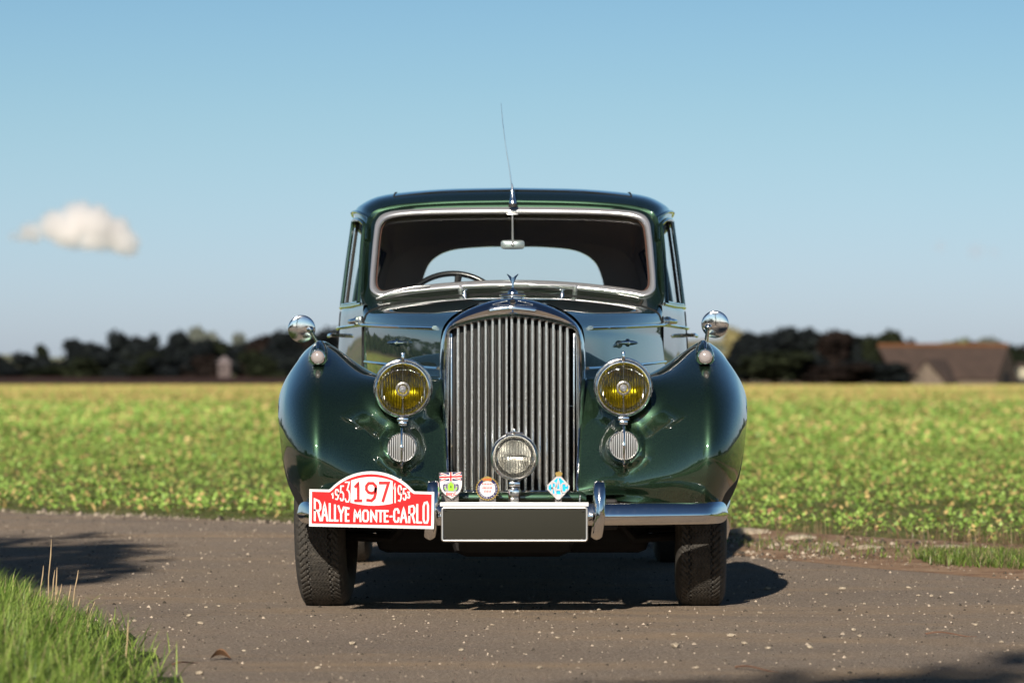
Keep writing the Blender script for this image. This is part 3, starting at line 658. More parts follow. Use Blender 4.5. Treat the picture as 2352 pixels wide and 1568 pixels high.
# ---- ploughed rise at the foot of the left wood
rows = []
for x_ in np.linspace(-110, -2, 60):
    rows.append([Vector((x_, y_, .004 + z_ * min(1, (-x_ - 2) / 8) + .05 * math.sin(x_ * .3 + y_))) for y_, z_ in ((FEND + .5, 0), (402, .25), (415, .6), (428, .9), (460, 1.0))])
m_pl = mat('ploughed_soil', (.045, .022, .016), .95, spec=.1)
L(m_pl, ramp(m_pl, noise(m_pl, .5, 6, .6), [(.35, (.03, .016, .012)), (.65, (.055, .028, .020))]), B(m_pl).inputs['Base Color'])
tag(MB().grid(rows).build('ploughed_field', m_pl, smooth=60), kind='structure')
# ---- barn and small house
def brickish(name, a, b, sc_=1.6):
    m = mat(name, a, .95, spec=.1); br = N(m, 'ShaderNodeTexBrick'); br.inputs['Scale'].default_value = sc_
    t = N(m, 'ShaderNodeTexCoord'); L(m, t.outputs['Object'], br.inputs['Vector'])
    br.inputs['Color1'].default_value = (*a, 1); br.inputs['Color2'].default_value = (*b, 1); br.inputs['Mortar'].default_value = (a[0] * .6, a[1] * .6, a[2] * .6, 1)
    L(m, br.outputs['Color'], B(m).inputs['Base Color']); return m
M_BWALL = brickish('barn_stone', (.12, .094, .072), (.16, .125, .095))
M_BROOF = mat('barn_tiles', (.075, .045, .035), .9)
L(M_BROOF, ramp(M_BROOF, noise(M_BROOF, .7, 8, .7), [(.35, (.036, .022, .016)), (.7, (.062, .038, .028))]), B(M_BROOF).inputs['Base Color'])
M_RIDGE = mat('mossy_ridge', (.11, .042, .012), .9)
barn = empty('barn', (at(2180, 884, 430).x, 430, 0)); tag(barn, 'long low stone barn with steep brown tiled roof and a gabled porch', 'barn')
def bp(px, py, y): p = at(px, py, y); return Vector((p.x - barn.location.x, p.y - 430, p.z))
yF, yB, yR = 425.0, 437.0, 431.0
def q_(name, pts, m, th=(0, .25, 0), label=None): return MB().prism(pts, th).build(name, m, barn, 0, label)
e1, e2 = bp(2057, 868, yF), bp(2291, 868, yF); r1, r2 = bp(2016, 795, yR), bp(2316, 795, yR)
q_('roof', [e1, e2, r2, r1], M_BROOF, (0, .1, -.25)); b1, b2 = e1.copy(), e2.copy(); b1.y += yB - yF; b2.y += yB - yF
q_('roof', [b1, b2, r2, r1], M_BROOF, (0, -.1, -.25), 'far slope of the barn roof')
MB().tube([r1 + Vector((0, 0, .1)), r2 + Vector((0, 0, .1))], .28, 8).build('ridge', M_RIDGE, barn)
w1, w2 = e1.copy(), e2.copy(); w1.z = w2.z = -.2; w1.y += .3; w2.y += .3; e1b, e2b = e1.copy(), e2.copy(); e1b.y += .3; e2b.y += .3
q_('wall', [w1, w2, e2b, e1b], M_BWALL)
G1, G2 = bp(2291, 868, yF + .4), bp(2339, 874, yB); A_ = bp(2316, 797, yR); g1 = G1.copy(); g2 = G2.copy(); g1.z = g2.z = -.2
q_('wall', [g1, g2, G2, A_, G1], M_BWALL, (-.3, 0, 0), 'gable end wall')
dv = (g2 - g1).normalized(); nv_ = Vector((dv.y, -dv.x, 0)) * .06; lg = (g2 - g1).length
q_('door', [g1 + dv * (lg * .26) + nv_ + Vector((0, 0, .3)), g1 + dv * (lg * .52) + nv_ + Vector((0, 0, .3)), g1 + dv * (lg * .52) + nv_ + Vector((0, 0, 1.75)), g1 + dv * (lg * .26) + nv_ + Vector((0, 0, 1.75))], M_BLACK, nv_)
pz = bp(2126, 831, yF - 4); pl, pr = bp(2088, 885, yF - 4), bp(2177, 885, yF - 4)
q_('porch_wall', [pl, pr, pz], M_BWALL, (0, .3, 0)); back = Vector((1.0, 7, 0)); 
pk = pz + Vector((0, -.3, .15)); kr = pr + Vector((.3, -.3, -.1)); kl = pl + Vector((-.3, -.3, -.1)); s_ = Vector((3.2, 6.4, 0))
q_('porch_wall', [pl + Vector((0, .3, -.8)), pr + Vector((0, .3, -.8)), pr + Vector((0, .3, .02)), pl + Vector((0, .3, .02))], M_BWALL, (0, 3, 0), 'base of the porch')
q_('porch_roof', [pk, kr, kr + Vector((2.0, 6, 0)), pk + s_], M_BROOF, (.1, 0, .2)); q_('porch_roof', [pk, kl, kl + Vector((0, 6, 0)), pk + s_], M_BROOF, (-.1, 0, .2), 'left slope of the porch roof')
shed = empty('farm_shed', (at(2340, 850, 520).x, 520, 0)); tag(shed, 'pale shed wall just visible beyond the barn gable', 'shed')
MB().box((1.6, 0, 1.7), (3.6, 4, 1.7), .02).build('wall', mat('pale_shed', (.34, .31, .22), .9), shed, 0)
MB().box((1.6, 0, .4), (3.6, 4, .9), .02).build('plinth', M_CHASSIS, shed, 0); MB().prism([(-.5, -2.2, 2.5), (3.7, -2.2, 2.5), (3.7, 0, 3.1), (-.5, 0, 3.1)], (0, 0, .1)).build('roof', M_BROOF, shed, 0)
hs = empty('house', (at(541, 835, TY + 1).x, TY - 16, 0)); tag(hs, 'small pinkish cottage showing among the dark trees of the left wood', 'house')
MB().box((0, 0, 1.9), (1.6, 3, 1.9)).build('wall', mat('pink_render', (.10, .075, .07), .9), hs, 0)
MB().prism([(-1, -1.7, 2.75), (1, -1.7, 2.75), (0, -1.7, 3.7)], (0, 3.4, 0)).build('roof', mat('pale_slate', (.15, .12, .12), .9), hs, 0)
MB().box((-.3, -1.52, 2.0), (.3, .04, .5)).build('window', M_BLACK, hs, 0)

# ---- cloud
cl_m = bpy.data.materials.new('cloud'); cl_m.use_nodes = True; nt = cl_m.node_tree
for n_ in list(nt.nodes): nt.nodes.remove(n_)
o_ = N(cl_m, 'ShaderNodeOutputMaterial'); vo = N(cl_m, 'ShaderNodeVolumePrincipled'); vo.inputs['Color'].default_value = (1, .98, .97, 1); vo.inputs['Anisotropy'].default_value = .2
CY = 1500.0; k_ = S(CY)
def make_cloud(cl_m, vo, o_, ox, oy, lobes, slope, fl_, dk, size, col=(1, .98, .97)):
    pc = at(ox, oy, CY); vo.inputs['Color'].default_value = (*col, 1)
    t_ = N(cl_m, 'ShaderNodeTexCoord'); best = None
    for (cx_, cy_, rr) in lobes:
        sb = N(cl_m, 'ShaderNodeVectorMath'); sb.operation = 'SUBTRACT'; L(cl_m, t_.outputs['Object'], sb.inputs[0]); sb.inputs[1].default_value = ((cx_ - ox) / k_, ((cx_ * 7) % 9 - 4) * .8, (oy - cy_) / k_)
        ln = N(cl_m, 'ShaderNodeVectorMath'); ln.operation = 'LENGTH'; L(cl_m, sb.outputs[0], ln.inputs[0]); dd = math_(cl_m, 'SUBTRACT', rr / k_, ln.outputs['Value'])
        if best is None: best = dd
        else:
            sm_ = N(cl_m, 'ShaderNodeMath'); sm_.operation = 'SMOOTH_MAX'; L(cl_m, best, sm_.inputs[0]); L(cl_m, dd, sm_.inputs[1]); sm_.inputs[2].default_value = 2.0; best = sm_.outputs[0]
    nz = noise(cl_m, .16, 5, .6, t_.outputs['Object'])
    sz_ = N(cl_m, 'ShaderNodeSeparateXYZ'); L(cl_m, t_.outputs['Object'], sz_.inputs[0])
    floor_ = math_(cl_m, 'ADD', math_(cl_m, 'ADD', sz_.outputs['Z'], math_(cl_m, 'MULTIPLY', sz_.outputs['X'], slope)), fl_)     # the flat, slightly tilted base
    body = math_(cl_m, 'ADD', math_(cl_m, 'MINIMUM', best, floor_), math_(cl_m, 'MULTIPLY', math_(cl_m, 'SUBTRACT', nz, .5), 7.0))
    dens = math_(cl_m, 'MULTIPLY', math_(cl_m, 'MINIMUM', math_(cl_m, 'MAXIMUM', body, 0.0), 7.0), dk)
    L(cl_m, dens, vo.inputs['Density']); L(cl_m, vo.outputs[0], o_.inputs['Volume'])
    cl = MB().box((0, 0, 0), size).build('cloud', cl_m, smooth=0); cl.location = pc; return cl
cl = make_cloud(cl_m, vo, o_, 172, 532, ((182, 506, 50), (128, 520, 44), (225, 512, 46), (262, 538, 46), (292, 562, 36), (72, 538, 32), (160, 538, 46), (215, 552, 42), (36, 548, 20)), .14, 8.0, .075, (74, 30, 36))
wm = bpy.data.materials.new('wisp'); wm.use_nodes = True
for n_ in list(wm.node_tree.nodes): wm.node_tree.nodes.remove(n_)
wo = N(wm, 'ShaderNodeOutputMaterial'); wv = N(wm, 'ShaderNodeVolumePrincipled')
c2 = make_cloud(wm, wv, wo, 2220, 575, ((2160, 568, 22), (2240, 578, 26), (2285, 582, 20)), 0, 6, .011, (50, 20, 24), (.80, .72, .78))
tag(c2, 'faint mauve wisp of cloud low in the sky at the right', 'cloud')
tag(cl, 'single small white cloud low in the sky at the left', 'cloud')
exec_car = True

# =================================================================== THE CAR
car = empty('classic_saloon_car', (0, 0, 0))
tag(car, 'dark green vintage saloon car with tall chrome radiator and red and white rally plate', 'car')

# ---- front wings
P, W_ = (lambda u, v, y: au(u, v, y)), (lambda x, y, z: Vector((x, y, z)))
WING = [
 [P(150,1152,-.50), P(152,1090,-.42), P(156,1000,-.34), P(162,920,-.26), P(168,872,-.19), W_(.285,-.02,.842), W_(.36,.3,.84), W_(.47,.75,.83), W_(.58,1.25,.81)],
 [P(205,1150,-.56), P(205,1090,-.48), P(207,1000,-.39), P(210,920,-.30), P(212,872,-.21), W_(.36,-.03,.846), W_(.42,.3,.845), W_(.52,.75,.83), W_(.61,1.25,.80)],
 [P(262,1153,-.61), P(262,1090,-.535), P(262,1000,-.445), P(263,920,-.36), P(264,872,-.25), W_(.46,-.04,.850), W_(.50,.3,.848), W_(.58,.75,.83), W_(.65,1.25,.80)],
 [P(340,1158,-.645), P(340,1090,-.60), P(342,1000,-.53), P(344,920,-.43), P(342,868,-.27), W_(.553,.0,.884), W_(.585,.3,.885), W_(.64,.75,.855), W_(.69,1.25,.81)],
 [P(410,1162,-.665), P(415,1090,-.655), P(418,1000,-.62), P(417,910,-.50), P(413,848,-.28), W_(.660,.04,.956), W_(.685,.35,.95), W_(.71,.8,.91), W_(.73,1.35,.84)],
 [P(448,1163,-.66), P(455,1090,-.668), P(457,1000,-.645), P(455,905,-.52), P(449,838,-.28), W_(.712,.06,.981), W_(.735,.4,.972), W_(.755,.85,.925), W_(.76,1.45,.85)],
 [P(474,1162,-.62), P(488,1090,-.61), P(495,1000,-.58), P(494,910,-.45), P(482,842,-.20), W_(.757,.09,.965), W_(.785,.43,.95), W_(.795,.88,.905), W_(.785,1.48,.84)],
 [P(486,1162,-.52), P(508,1090,-.50), P(521,1000,-.46), P(522,920,-.33), P(509,856,-.08), W_(.800,.14,.925), W_(.832,.46,.90), W_(.832,.92,.855), W_(.800,1.5,.80)],
 [P(488,1162,-.44), P(519,1090,-.38), P(535,1000,-.30), P(537,940,-.18), P(528,884,.03), W_(.832,.20,.850), W_(.862,.48,.80), W_(.855,.95,.75), W_(.81,1.5,.70)],
 [W_(.755,-.41,.395), W_(.795,-.395,.49), W_(.83,-.335,.62), W_(.855,-.20,.72), W_(.866,-.02,.765), W_(.868,.19,.745), W_(.868,.36,.62), W_(.855,.52,.42), W_(.80,1.5,.36)],
 [W_(.71,-.39,.395), W_(.75,-.375,.49), W_(.79,-.315,.61), W_(.815,-.19,.70), W_(.826,-.02,.745), W_(.828,.19,.725), W_(.828,.35,.61), W_(.815,.51,.42), W_(.76,1.5,.36)],
]
HEADC = at(1177.5 + 254, 892, -.50); HORNC = at(1177.5 + 255.5, 1025.5, -.50)
def sstep(a, b, x):
    t = min(1, max(0, (x - a) / (b - a))); return t * t * (3 - 2 * t)
def wing_bumps(p):
    if p.y > .05: return p
    s = S(p.y); u = p.x * s; v = 868 - (p.z - HC) * s
    d1 = math.hypot(u - 255, v - 1026); b1 = .042 * (1 - sstep(37, 54, d1))
    ang_low = max(0, 1 - abs(u - 255) / (22 + max(0, 1062 - v) * .6)) if 1060 <= v < 1096 else 0
    b2 = .026 * ang_low * (1 - sstep(1072, 1094, v)) if v >= 1060 else 0
    neck = .030 * (1 - sstep(16, 44, abs(u - 255))) * sstep(940, 966, v) * (1 - sstep(1000, 1030, v))
    d2 = math.hypot(u - 254, v - 896); b3 = .030 * (1 - sstep(62, 100, d2))
    # shallow roll above the valance
    b4 = -.018 * math.exp(-((v - 1136) / 9) ** 2) * (1 - sstep(250, 330, u))
    return Vector((p.x, p.y - max(b1, b2, neck, b3) - b4, p.z))
for j_, r_ in enumerate(WING):          # the nose rolls under above the bumper
    if 1 <= j_ <= 8: r_[0] = Vector((r_[0].x, r_[0].y + .085, r_[0].z)); r_[1] = Vector((r_[1].x, r_[1].y + .012, r_[1].z))
Gd = net(WING, 9, 12)
Gd = [[wing_bumps(p) for p in r] for r in Gd]
for sgn, lb in ((1, 'wing on the right of the picture'), (-1, 'wing on the left of the picture')):
    m = MB().grid([[p if sgn > 0 else mir(p) for p in r] for r in Gd])
    w = m.build('front_wing', M_PAINT, car, 60, lb)
    # chrome edged black beading where the wing meets the radiator surround
    path = [Gd[0][i] + Vector((-.004, -.004, 0)) for i in range(0, len(Gd[0]) * 5 // 8)]
    if sgn < 0: path = [mir(p) for p in path]
    MB().tube(path, .0055, 8).build('beading', M_CHROME, car)
    # dark liner added inside the wing to stop light leaking through
    lin = [[Vector((p.x - (.03 if j > 60 else 0), p.y + .045, p.z - .03)) for j, p in enumerate(r)] for r in Gd[::3]]
    MB().grid([[p if sgn > 0 else mir(p) for p in r] for r in lin]).build('wing_liner', M_CHASSIS, car, 60)
    # inner shield between engine bay and wheel
    MB().box((sgn * .50, .30, .56), (.03, 1.25, .50)).build('inner_wing', M_CHASSIS, car, 0)

# ---- bonnet and scuttle
def hs_x(y): return .268 + (.605 - .268) * ((y + .19) / 1.34)
def hood_sec(t):
    y = -.19 + 1.34 * t
    front = [au(150,1080,y), au(163,980,y), au(166,870,y), au(166,800,y), au(162,768,y), au(152,745,y), au(135,725,y), au(100,705,y), au(50,688,y), au(0,680.5,y)]
    y2 = 1.15
    s2 = S(y2)
    rear = [au(330,1080,y2), au(334,950,y2), au(338,870,y2), au(341,800,y2), au(342,752,y2), au(341,734,y2), au(326,714,y2), au(262,695,y2), au(150,681,y2), au(0,673,y2)]
    f0 = [au(150,1080,-.19), au(163,980,-.19), au(166,870,-.19), au(166,800,-.19), au(164,768,-.19), au(156,745,-.19), au(135,723,-.19), au(100,705,-.19), au(50,689,-.19), au(0,682,-.19)]
    out = []
    for a, b in zip(f0, rear):
        p = a.lerp(b, t); p.y = y
        p.x += .020 * math.sin(PI * t) * (abs(p.x) / .4); out.append(p)
    return out
rows = []
for k in range(25):
    sec = hood_sec(k / 24); half = spline(sec, 8); rows.append([mir(p) for p in half][:-1] + [Vector((p.x + .15 * max(0, 1.02 - p.z) * min(1, k / 5), p.y, p.z)) for p in reversed(half)])
MB().grid(rows).build('bonnet', M_PAINT, car, 60)
def hood_pt(t, v_target, side, outset=0.0):   # a point on the bonnet side at given fractional length and height z
    half = spline(hood_sec(t), 12); best = min(half, key=lambda p: abs(p.z - v_target) + (0 if p.x > .1 else 9))
    return Vector((side * (best.x + outset + ((.15 * max(0, 1.02 - v_target) * min(1, t * 4.8)) if side > 0 else 0)), best.y, best.z))
for sgn in (1, -1):
    pts = [hood_pt(t, 1.032 + (1.061 - 1.032) * t, sgn, .004) for t in np.linspace(.07, 1.0, 16)]
    for i, p in enumerate(pts): p.z = 1.033 + .029 * i / 15
    MB().tube(pts, .0125, 10, flat=.62).build('belt_moulding', M_CHROME, car)
    pts = [hood_pt(t, .885, sgn, .003) for t in np.linspace(.02, .99, 12)]
    for i, p in enumerate(pts): p.z = .883 + .030 * i / 11
    MB().tube(pts, .0055, 8).build('side_strip', M_CHROME, car)
    # bonnet catch: a spindle with a collar on the side panel
    tb = min(np.linspace(.2, .8, 61), key=lambda t: abs(abs(hood_pt(t, .98, sgn).x) * S(-.19 + 1.34 * t) - 253)); yb_ = -.19 + 1.34 * tb
    c = at(1177.5 + sgn * 253, 787, yb_); c.x = hood_pt(tb, c.z, sgn).x + sgn * .018
    d_ = Vector((sgn * .9, .45, 0)).normalized()
    m = MB(); m.lathe([(.001, -.045), (.005, -.042), (.008, -.02), (.010, -.004), (.015, -.003), (.016, .003), (.010, .004), (.009, .02), (.005, .040), (.001, .045)], c, d_, 16)
    m.lathe([(.007, 0), (.007, .02)], c, (-sgn, 0, 0), 12); m.build('bonnet_catch', M_CHROME, car)
# scuttle between bonnet and windscreen, merging into the screen surround
def scr_y(v): return 1.33 + (655 - v) * .27 / 160.0
def loop(pts, extra=0.0): # half loop, mirrored to a closed loop; starts at top centre, clockwise on the right
    right = spline([P(*p) for p in pts], 6); left = [mir(p) for p in reversed(right)]
    return right + left[1:-1]
glass_h = [(0,491),(150,492.5),(240,496),(283,503),(300,516),(306,540),(311,590),(315,640),(312,660),(299,668),(270,663),(220,656.5),(150,649.5),(80,645),(0,643)]
frame_h = [(0,475),(150,477),(250,482),(294,490),(313,508),(319,540),(324,590),(328,645),(325,668),(304,680.5),(268,676),(220,669),(150,662),(80,657.5),(0,655.5)]
face_h  = [(0,464.5),(150,466),(252,470.5),(300,481),(324,503),(331,540),(336,590),(340,650),(341,690),(322,706),(290,699),(235,690),(150,680.5),(80,675.5),(0,673.5)]
def with_y(h, dy=0, curve=0): return [(u, v, scr_y(v) + dy + curve * (abs(u) / 340.0) ** 3) for u, v in h]
Lg = loop(with_y(glass_h, .012)); Lf = loop(with_y(frame_h, 0)); 
fy = []
for (u, v) in face_h:
    y = scr_y(v) + .045 * (abs(u) / 340.0) ** 4 if v < 672 else None
    if v >= 672: y = 1.30 - (v - 672) * .0025 if u < 330 else 1.285
    if v >= 672: y = 1.17 + .0 * v
    if v >= 672 and u > 330: y = 1.27
    if v >= 700 and u < 330: y = 1.20
    fy.append((u, v, y))
Lo = loop(fy)
Lm = [a.lerp(b, .5) + Vector((0, -.006, 0)) for a, b in zip(Lf, Lo)]
m = MB(); m.grid([[p + Vector((0, .02, 0)) for p in Lg], Lf, Lm, Lo], closed_v=True); m.build('screen_surround', M_PAINT, car, 50)
# chrome windscreen frame: half round moulding between glass and surround
rows = []
for k in range(7):
    t = k / 6; rows.append([a.lerp(b, t) + Vector((0, -.016 * math.sin(PI * t) ** .7 - .003, 0)) for a, b in zip(Lg, Lf)])
MB().grid(rows, closed_v=True).build('screen_frame', M_BRIGHT, car, 60)
# inner red-brown seal and glass
Lg2 = [p + Vector((0, .012, 0)) for p in Lg]; cg = sum(Lg2, Vector()) / len(Lg2)
Li = [p.lerp(cg, .012) for p in Lg2]; MB().grid([Lg2, Li, [p + Vector((0, .02, 0)) for p in Li]], closed_v=True).build('screen_seal', mat('screen_seal_brown', (.07, .035, .025), .4), car, 60)
nL = len(Lg2); half = nL // 2; rows = []
for i in range(half + 1):
    a = Lg2[i]; b = Lg2[(nL - i) % nL]; rows.append([a.lerp(b, k / 6) for k in range(7)])
MB().grid(rows).build('windscreen', M_GLASS, car, 60)

# ---- cabin (half sections: belt, sill, mid glass, head, gutter, roof...)
ST = [
 [(.590,1.25,.36),(.602,1.25,.60),(.610,1.25,.88),(.612,1.25,1.10),(.611,1.28,1.16),(.612,1.45,1.33),(.606,1.60,1.475),(.592,1.625,1.512),(.568,1.632,1.538),(.46,1.632,1.566),(.27,1.636,1.580),(0,1.64,1.585)],
 [(.66,1.80,.36),(.69,1.80,.60),(.692,1.80,.88),(.690,1.80,1.11),(.684,1.80,1.16),(.670,1.84,1.35),(.654,1.85,1.520),(.652,1.86,1.552),(.622,1.86,1.588),(.53,1.86,1.622),(.30,1.86,1.645),(0,1.86,1.652)],
 [(.72,2.35,.36),(.765,2.35,.60),(.772,2.35,.88),(.760,2.35,1.11),(.752,2.35,1.165),(.728,2.35,1.35),(.702,2.35,1.535),(.700,2.35,1.568),(.668,2.35,1.605),(.56,2.35,1.648),(.31,2.35,1.672),(0,2.35,1.678)],
 [(.72,2.95,.36),(.768,2.95,.60),(.775,2.95,.88),(.765,2.95,1.11),(.756,2.95,1.16),(.730,2.95,1.34),(.698,2.95,1.520),(.692,2.95,1.555),(.655,2.95,1.590),(.54,2.95,1.632),(.30,2.95,1.653),(0,2.95,1.658)],
 [(.70,3.45,.36),(.745,3.45,.60),(.755,3.45,.88),(.742,3.45,1.10),(.730,3.45,1.15),(.695,3.45,1.32),(.650,3.45,1.470),(.632,3.45,1.502),(.59,3.45,1.532),(.48,3.44,1.568),(.28,3.43,1.585),(0,3.43,1.590)],
 [(.66,3.95,.36),(.70,3.95,.60),(.71,3.92,.88),(.695,3.88,1.08),(.68,3.85,1.14),(.635,3.78,1.29),(.585,3.70,1.415),(.562,3.675,1.445),(.53,3.66,1.468),(.43,3.64,1.498),(.25,3.63,1.513),(0,3.63,1.518)],
]
SUBK, SUBJ = 10, 4
CG = net([[Vector(p) for p in r] for r in ST], SUBK, SUBJ)     # rows: stations, cols: bottom -> roof centre
def glass_cell(i, j):
    k = i / SUBK; q = j / SUBJ
    if not (4.0 <= q < 6.0): return False
    return (.35 <= k < 1.85) or (2.0 <= k < 3.5) or (3.7 <= k < 4.4)
def below(i, j):                # wheel arch of the rear wheel
    p = CG[i][j]; return math.hypot(p.y - 3.05, p.z - .36) < .40
nj = len(CG[0]) - 1
full = [[mir(p) for p in r][:-1] + list(reversed(r)) for r in CG]
def fj(j): return j if j < nj else 2 * nj - 1 - j
m = MB(); m.grid(full, skip=lambda i, j: glass_cell(i, fj(j)) or below(i, fj(j))); cabin = m.build('cabin_shell', M_PAINT, car, 60)
inner = [[Vector((p.x * .955, p.y + (.03 if i < 4 else 0), p.z - (.028 if abs(p.x) < .6 else .01))) for p in r] for i, r in enumerate(full)]
m = MB(); m.grid(inner, skip=lambda i, j: glass_cell(i, fj(j)) or below(i, fj(j))); m.build('headlining', M_TRIM, car, 60)
# join of the screen surround with the roof and pillars (the turned edge)
right_edge = CG[0]
def resample(pts, n):
    d = [0]
    for a, b in zip(pts, pts[1:]): d.append(d[-1] + (b - a).length)
    out = []
    for k in range(n):
        t = d[-1] * k / (n - 1); i = max(0, min(len(pts) - 2, next((q for q in range(1, len(d)) if d[q] >= t - 1e-9), len(d) - 1) - 1))
        f_ = (t - d[i]) / max(1e-9, d[i + 1] - d[i]); out.append(pts[i].lerp(pts[i + 1], f_))
    return out
Ro = Lo[:len(Lo) // 2 + 1]                     # right half of outer face loop: top centre -> bottom centre
cut = min(range(len(Ro)), key=lambda i: abs(Ro[i].z - 1.145) + (0 if Ro[i].x > .55 else 9))
A1 = resample(Ro[:cut + 1], 60)
E1 = [p for p in right_edge if p.z > 1.14]; E1 = resample(list(reversed(E1)), 60)
for sgn, lb in ((1, None), (-1, None)):
    rows = []
    for k in range(5):
        t = k / 4; r_ = []
        for a, b in zip(A1, E1):
            p = a.lerp(b, t); o_ = math.sin(PI * t); p = p + Vector((.012 * o_ * min(1, abs(p.x) / .5), -.004 * o_, .008 * o_)); r_.append(p if sgn > 0 else mir(p))
        rows.append(r_)
    MB().grid(rows).build('windscreen_pillar', M_PAINT, car, 60)
# scuttle panel: from the bonnet rear edge to the face loop bottom
hr = spline(hood_sec(1.0), 8); hr = [p for p in hr if p.z > 1.02]; hr = resample(list(reversed(hr)), 50)
bl = [p for p in reversed(Ro[cut:])]; side_pts = [Vector((.612, 1.25, 1.12)), Vector((.612, 1.25, 1.04))]
bl = resample(bl + side_pts, 50)
for sgn in (1, -1):
    rows = []
    for k in range(5):
        t = k / 4; rows.append([(lambda p: p if sgn > 0 else mir(p))(a.lerp(b, t) + Vector((0, 0, -.006 * math.sin(PI * t)))) for a, b in zip(hr, bl)])
    MB().grid(rows).build('scuttle', M_PAINT, car, 60)
    MB().prism([(sgn * .600, 1.12, .45), (sgn * .612, 1.27, .45), (sgn * .614, 1.27, 1.10), (sgn * .600, 1.12, 1.07)], (-sgn * .03, 0, 0)).build('scuttle_side', M_PAINT, car, 30)
    # bonnet shut line
    ln_ = [p + Vector((.0015, -.001, .0015)) for p in hr]; ln_ += [Vector((.6045, 1.15, z)) for z in np.linspace(1.0, .84, 6)]
    if sgn < 0: ln_ = [mir(p) for p in ln_]
    MB().tube(ln_, .0028, 6).build('shut_line', M_BLACK, car)
    dl = [p + Vector((.003, -.002, 0)) for p in [Vector((.6125, 1.262, z)) for z in np.linspace(.80, 1.10, 6)]]
    if sgn < 0: dl = [mir(p) for p in dl]
    MB().tube(dl, .0024, 6).build('door_shut_line', M_BLACK, car)
# side glass, frames
for sgn in (1, -1):
    for (k0, k1) in ((.35, 1.85), (2.0, 3.5), (3.7, 4.4)):
        i0, i1 = int(round(k0 * SUBK)), int(round(k1 * SUBK)); j0, j1 = 4 * SUBJ, 6 * SUBJ
        if k0 == .35: i0 = 4; i1 = 19
        if k0 == 3.7: i0 = 37; i1 = 44
        rows = [[Vector((sgn * (CG[i][j].x - .018), CG[i][j].y, CG[i][j].z)) for j in range(j0, j1 + 1)] for i in range(i0, i1 + 1)]
        MB().grid(rows).build('side_window', M_GLASS, car, 60)
        lp = [CG[i][j0] for i in range(i0, i1 + 1)] + [CG[i1][j] for j in range(j0, j1 + 1)] + [CG[i][j1] for i in range(i1, i0 - 1, -1)] + [CG[i0][j] for j in range(j1, j0 - 1, -1)]
        lp = [Vector((sgn * p.x, p.y, p.z)) for p in lp]
        MB().tube(lp, .009, 8, cap=False).build('window_frame', M_PAINT if k0 != .35 else M_PAINT, car)
        ip = [Vector((p.x - sgn * .020, p.y, p.z)) for p in lp]; MB().tube(ip, .008, 6, cap=False).build('window_seal', M_SEAL, car)
    # hood-like rain gutter over the doors
    gu = [CG[i][int(7 * SUBJ)] for i in range(1, 46)]; gu = [Vector((sgn * (p.x + .008), p.y, p.z + .002)) for p in gu]
    gu = [Vector((sgn * .607, 1.53, 1.425)), Vector((sgn * .608, 1.585, 1.475))] + gu
    MB().tube(gu, .0065, 8).build('rain_gutter', M_PAINT, car)
    # waist moulding, continuing the bonnet strip along the doors
    wm = [CG[i][int(2.75 * SUBJ)] for i in range(0, 50)]; wm = [Vector((sgn * (p.x + .004), p.y, 1.066 + .0 * p.y)) for p in wm]
    MB().tube(wm, .0115, 8, flat=.6).build('belt_moulding', M_CHROME, car)
    # window sill moulding
    sm = [CG[i][4 * SUBJ] for i in range(1, 46)]; MB().tube([Vector((sgn * (p.x + .006), p.y, p.z - .008)) for p in sm], .006, 8).build('sill_moulding', M_CHROME, car)
    # chrome hinge ornament at the front of the door, door handle, rear edge
    c = Vector((sgn * .640, 1.44, 1.083)); d_ = Vector((sgn * .50, .86, -.02)).normalized()
    m = MB(); m.lathe([(.002, -.085), (.008, -.07), (.011, -.03), (.012, -.012), (.019, -.010), (.019, .010), (.012, .012), (.013, .04), (.010, .075), (.002, .085)], c, d_, 16); m.build('door_hinge', M_CHROME, car)
    m = MB(); m.tube([(sgn * .762, 2.30, 1.035), (sgn * .800, 2.28, 1.035), (sgn * .802, 2.20, 1.03), (sgn * .792, 2.14, 1.03)], [.008, .009, .008, .005], 8); m.build('door_handle', M_CHROME, car)
    for y_ in (2.33, 3.10):
        i = min(range(len(CG)), key=lambda i: abs(CG[i][8].y - y_)); MB().tube([Vector((sgn * (CG[i][j].x + .001), CG[i][j].y, CG[i][j].z)) for j in range(0, 15)], .003, 6).build('door_shut_line', M_BLACK, car)
# ---- back panel with rear window, boot, rear wings
rw = [(0,1.474,3.665),(.16,1.471,3.67),(.30,1.455,3.685),(.385,1.41,3.715),(.425,1.34,3.76),(.438,1.26,3.815),(.40,1.205,3.85),(.28,1.185,3.865),(0,1.18,3.87)]
ro = [(0,1.518,3.632),(.25,1.513,3.632),(.43,1.498,3.642),(.55,1.455,3.668),(.61,1.35,3.735),(.66,1.20,3.825),(.66,1.12,3.87),(.40,1.12,3.93),(0,1.12,3.95)]
def loopw(h): 
    r = spline([Vector((a, c, b)) for a, b, c in h], 6); return r + [mir(p) for p in reversed(r)][1:-1]
Ra, Rb = loopw(rw), loopw(ro)
MB().grid([[p + Vector((0, -.03, 0)) for p in Ra], Ra, Rb], closed_v=True).build('back_panel', M_PAINT, car, 40)
MB().grid([[p + Vector((0, -.03, 0)) for p in Ra], [p + Vector((0, -.05, 0)) for p in Rb]], closed_v=True).build('back_trim', M_TRIM, car, 40)
nL = len(Ra); MB().grid([[Ra[i].lerp(Ra[(nL - i) % nL], k / 4) + Vector((0, -.01, 0)) for k in range(5)] for i in range(nL // 2 + 1)]).build('rear_window', M_GLASS, car, 60)
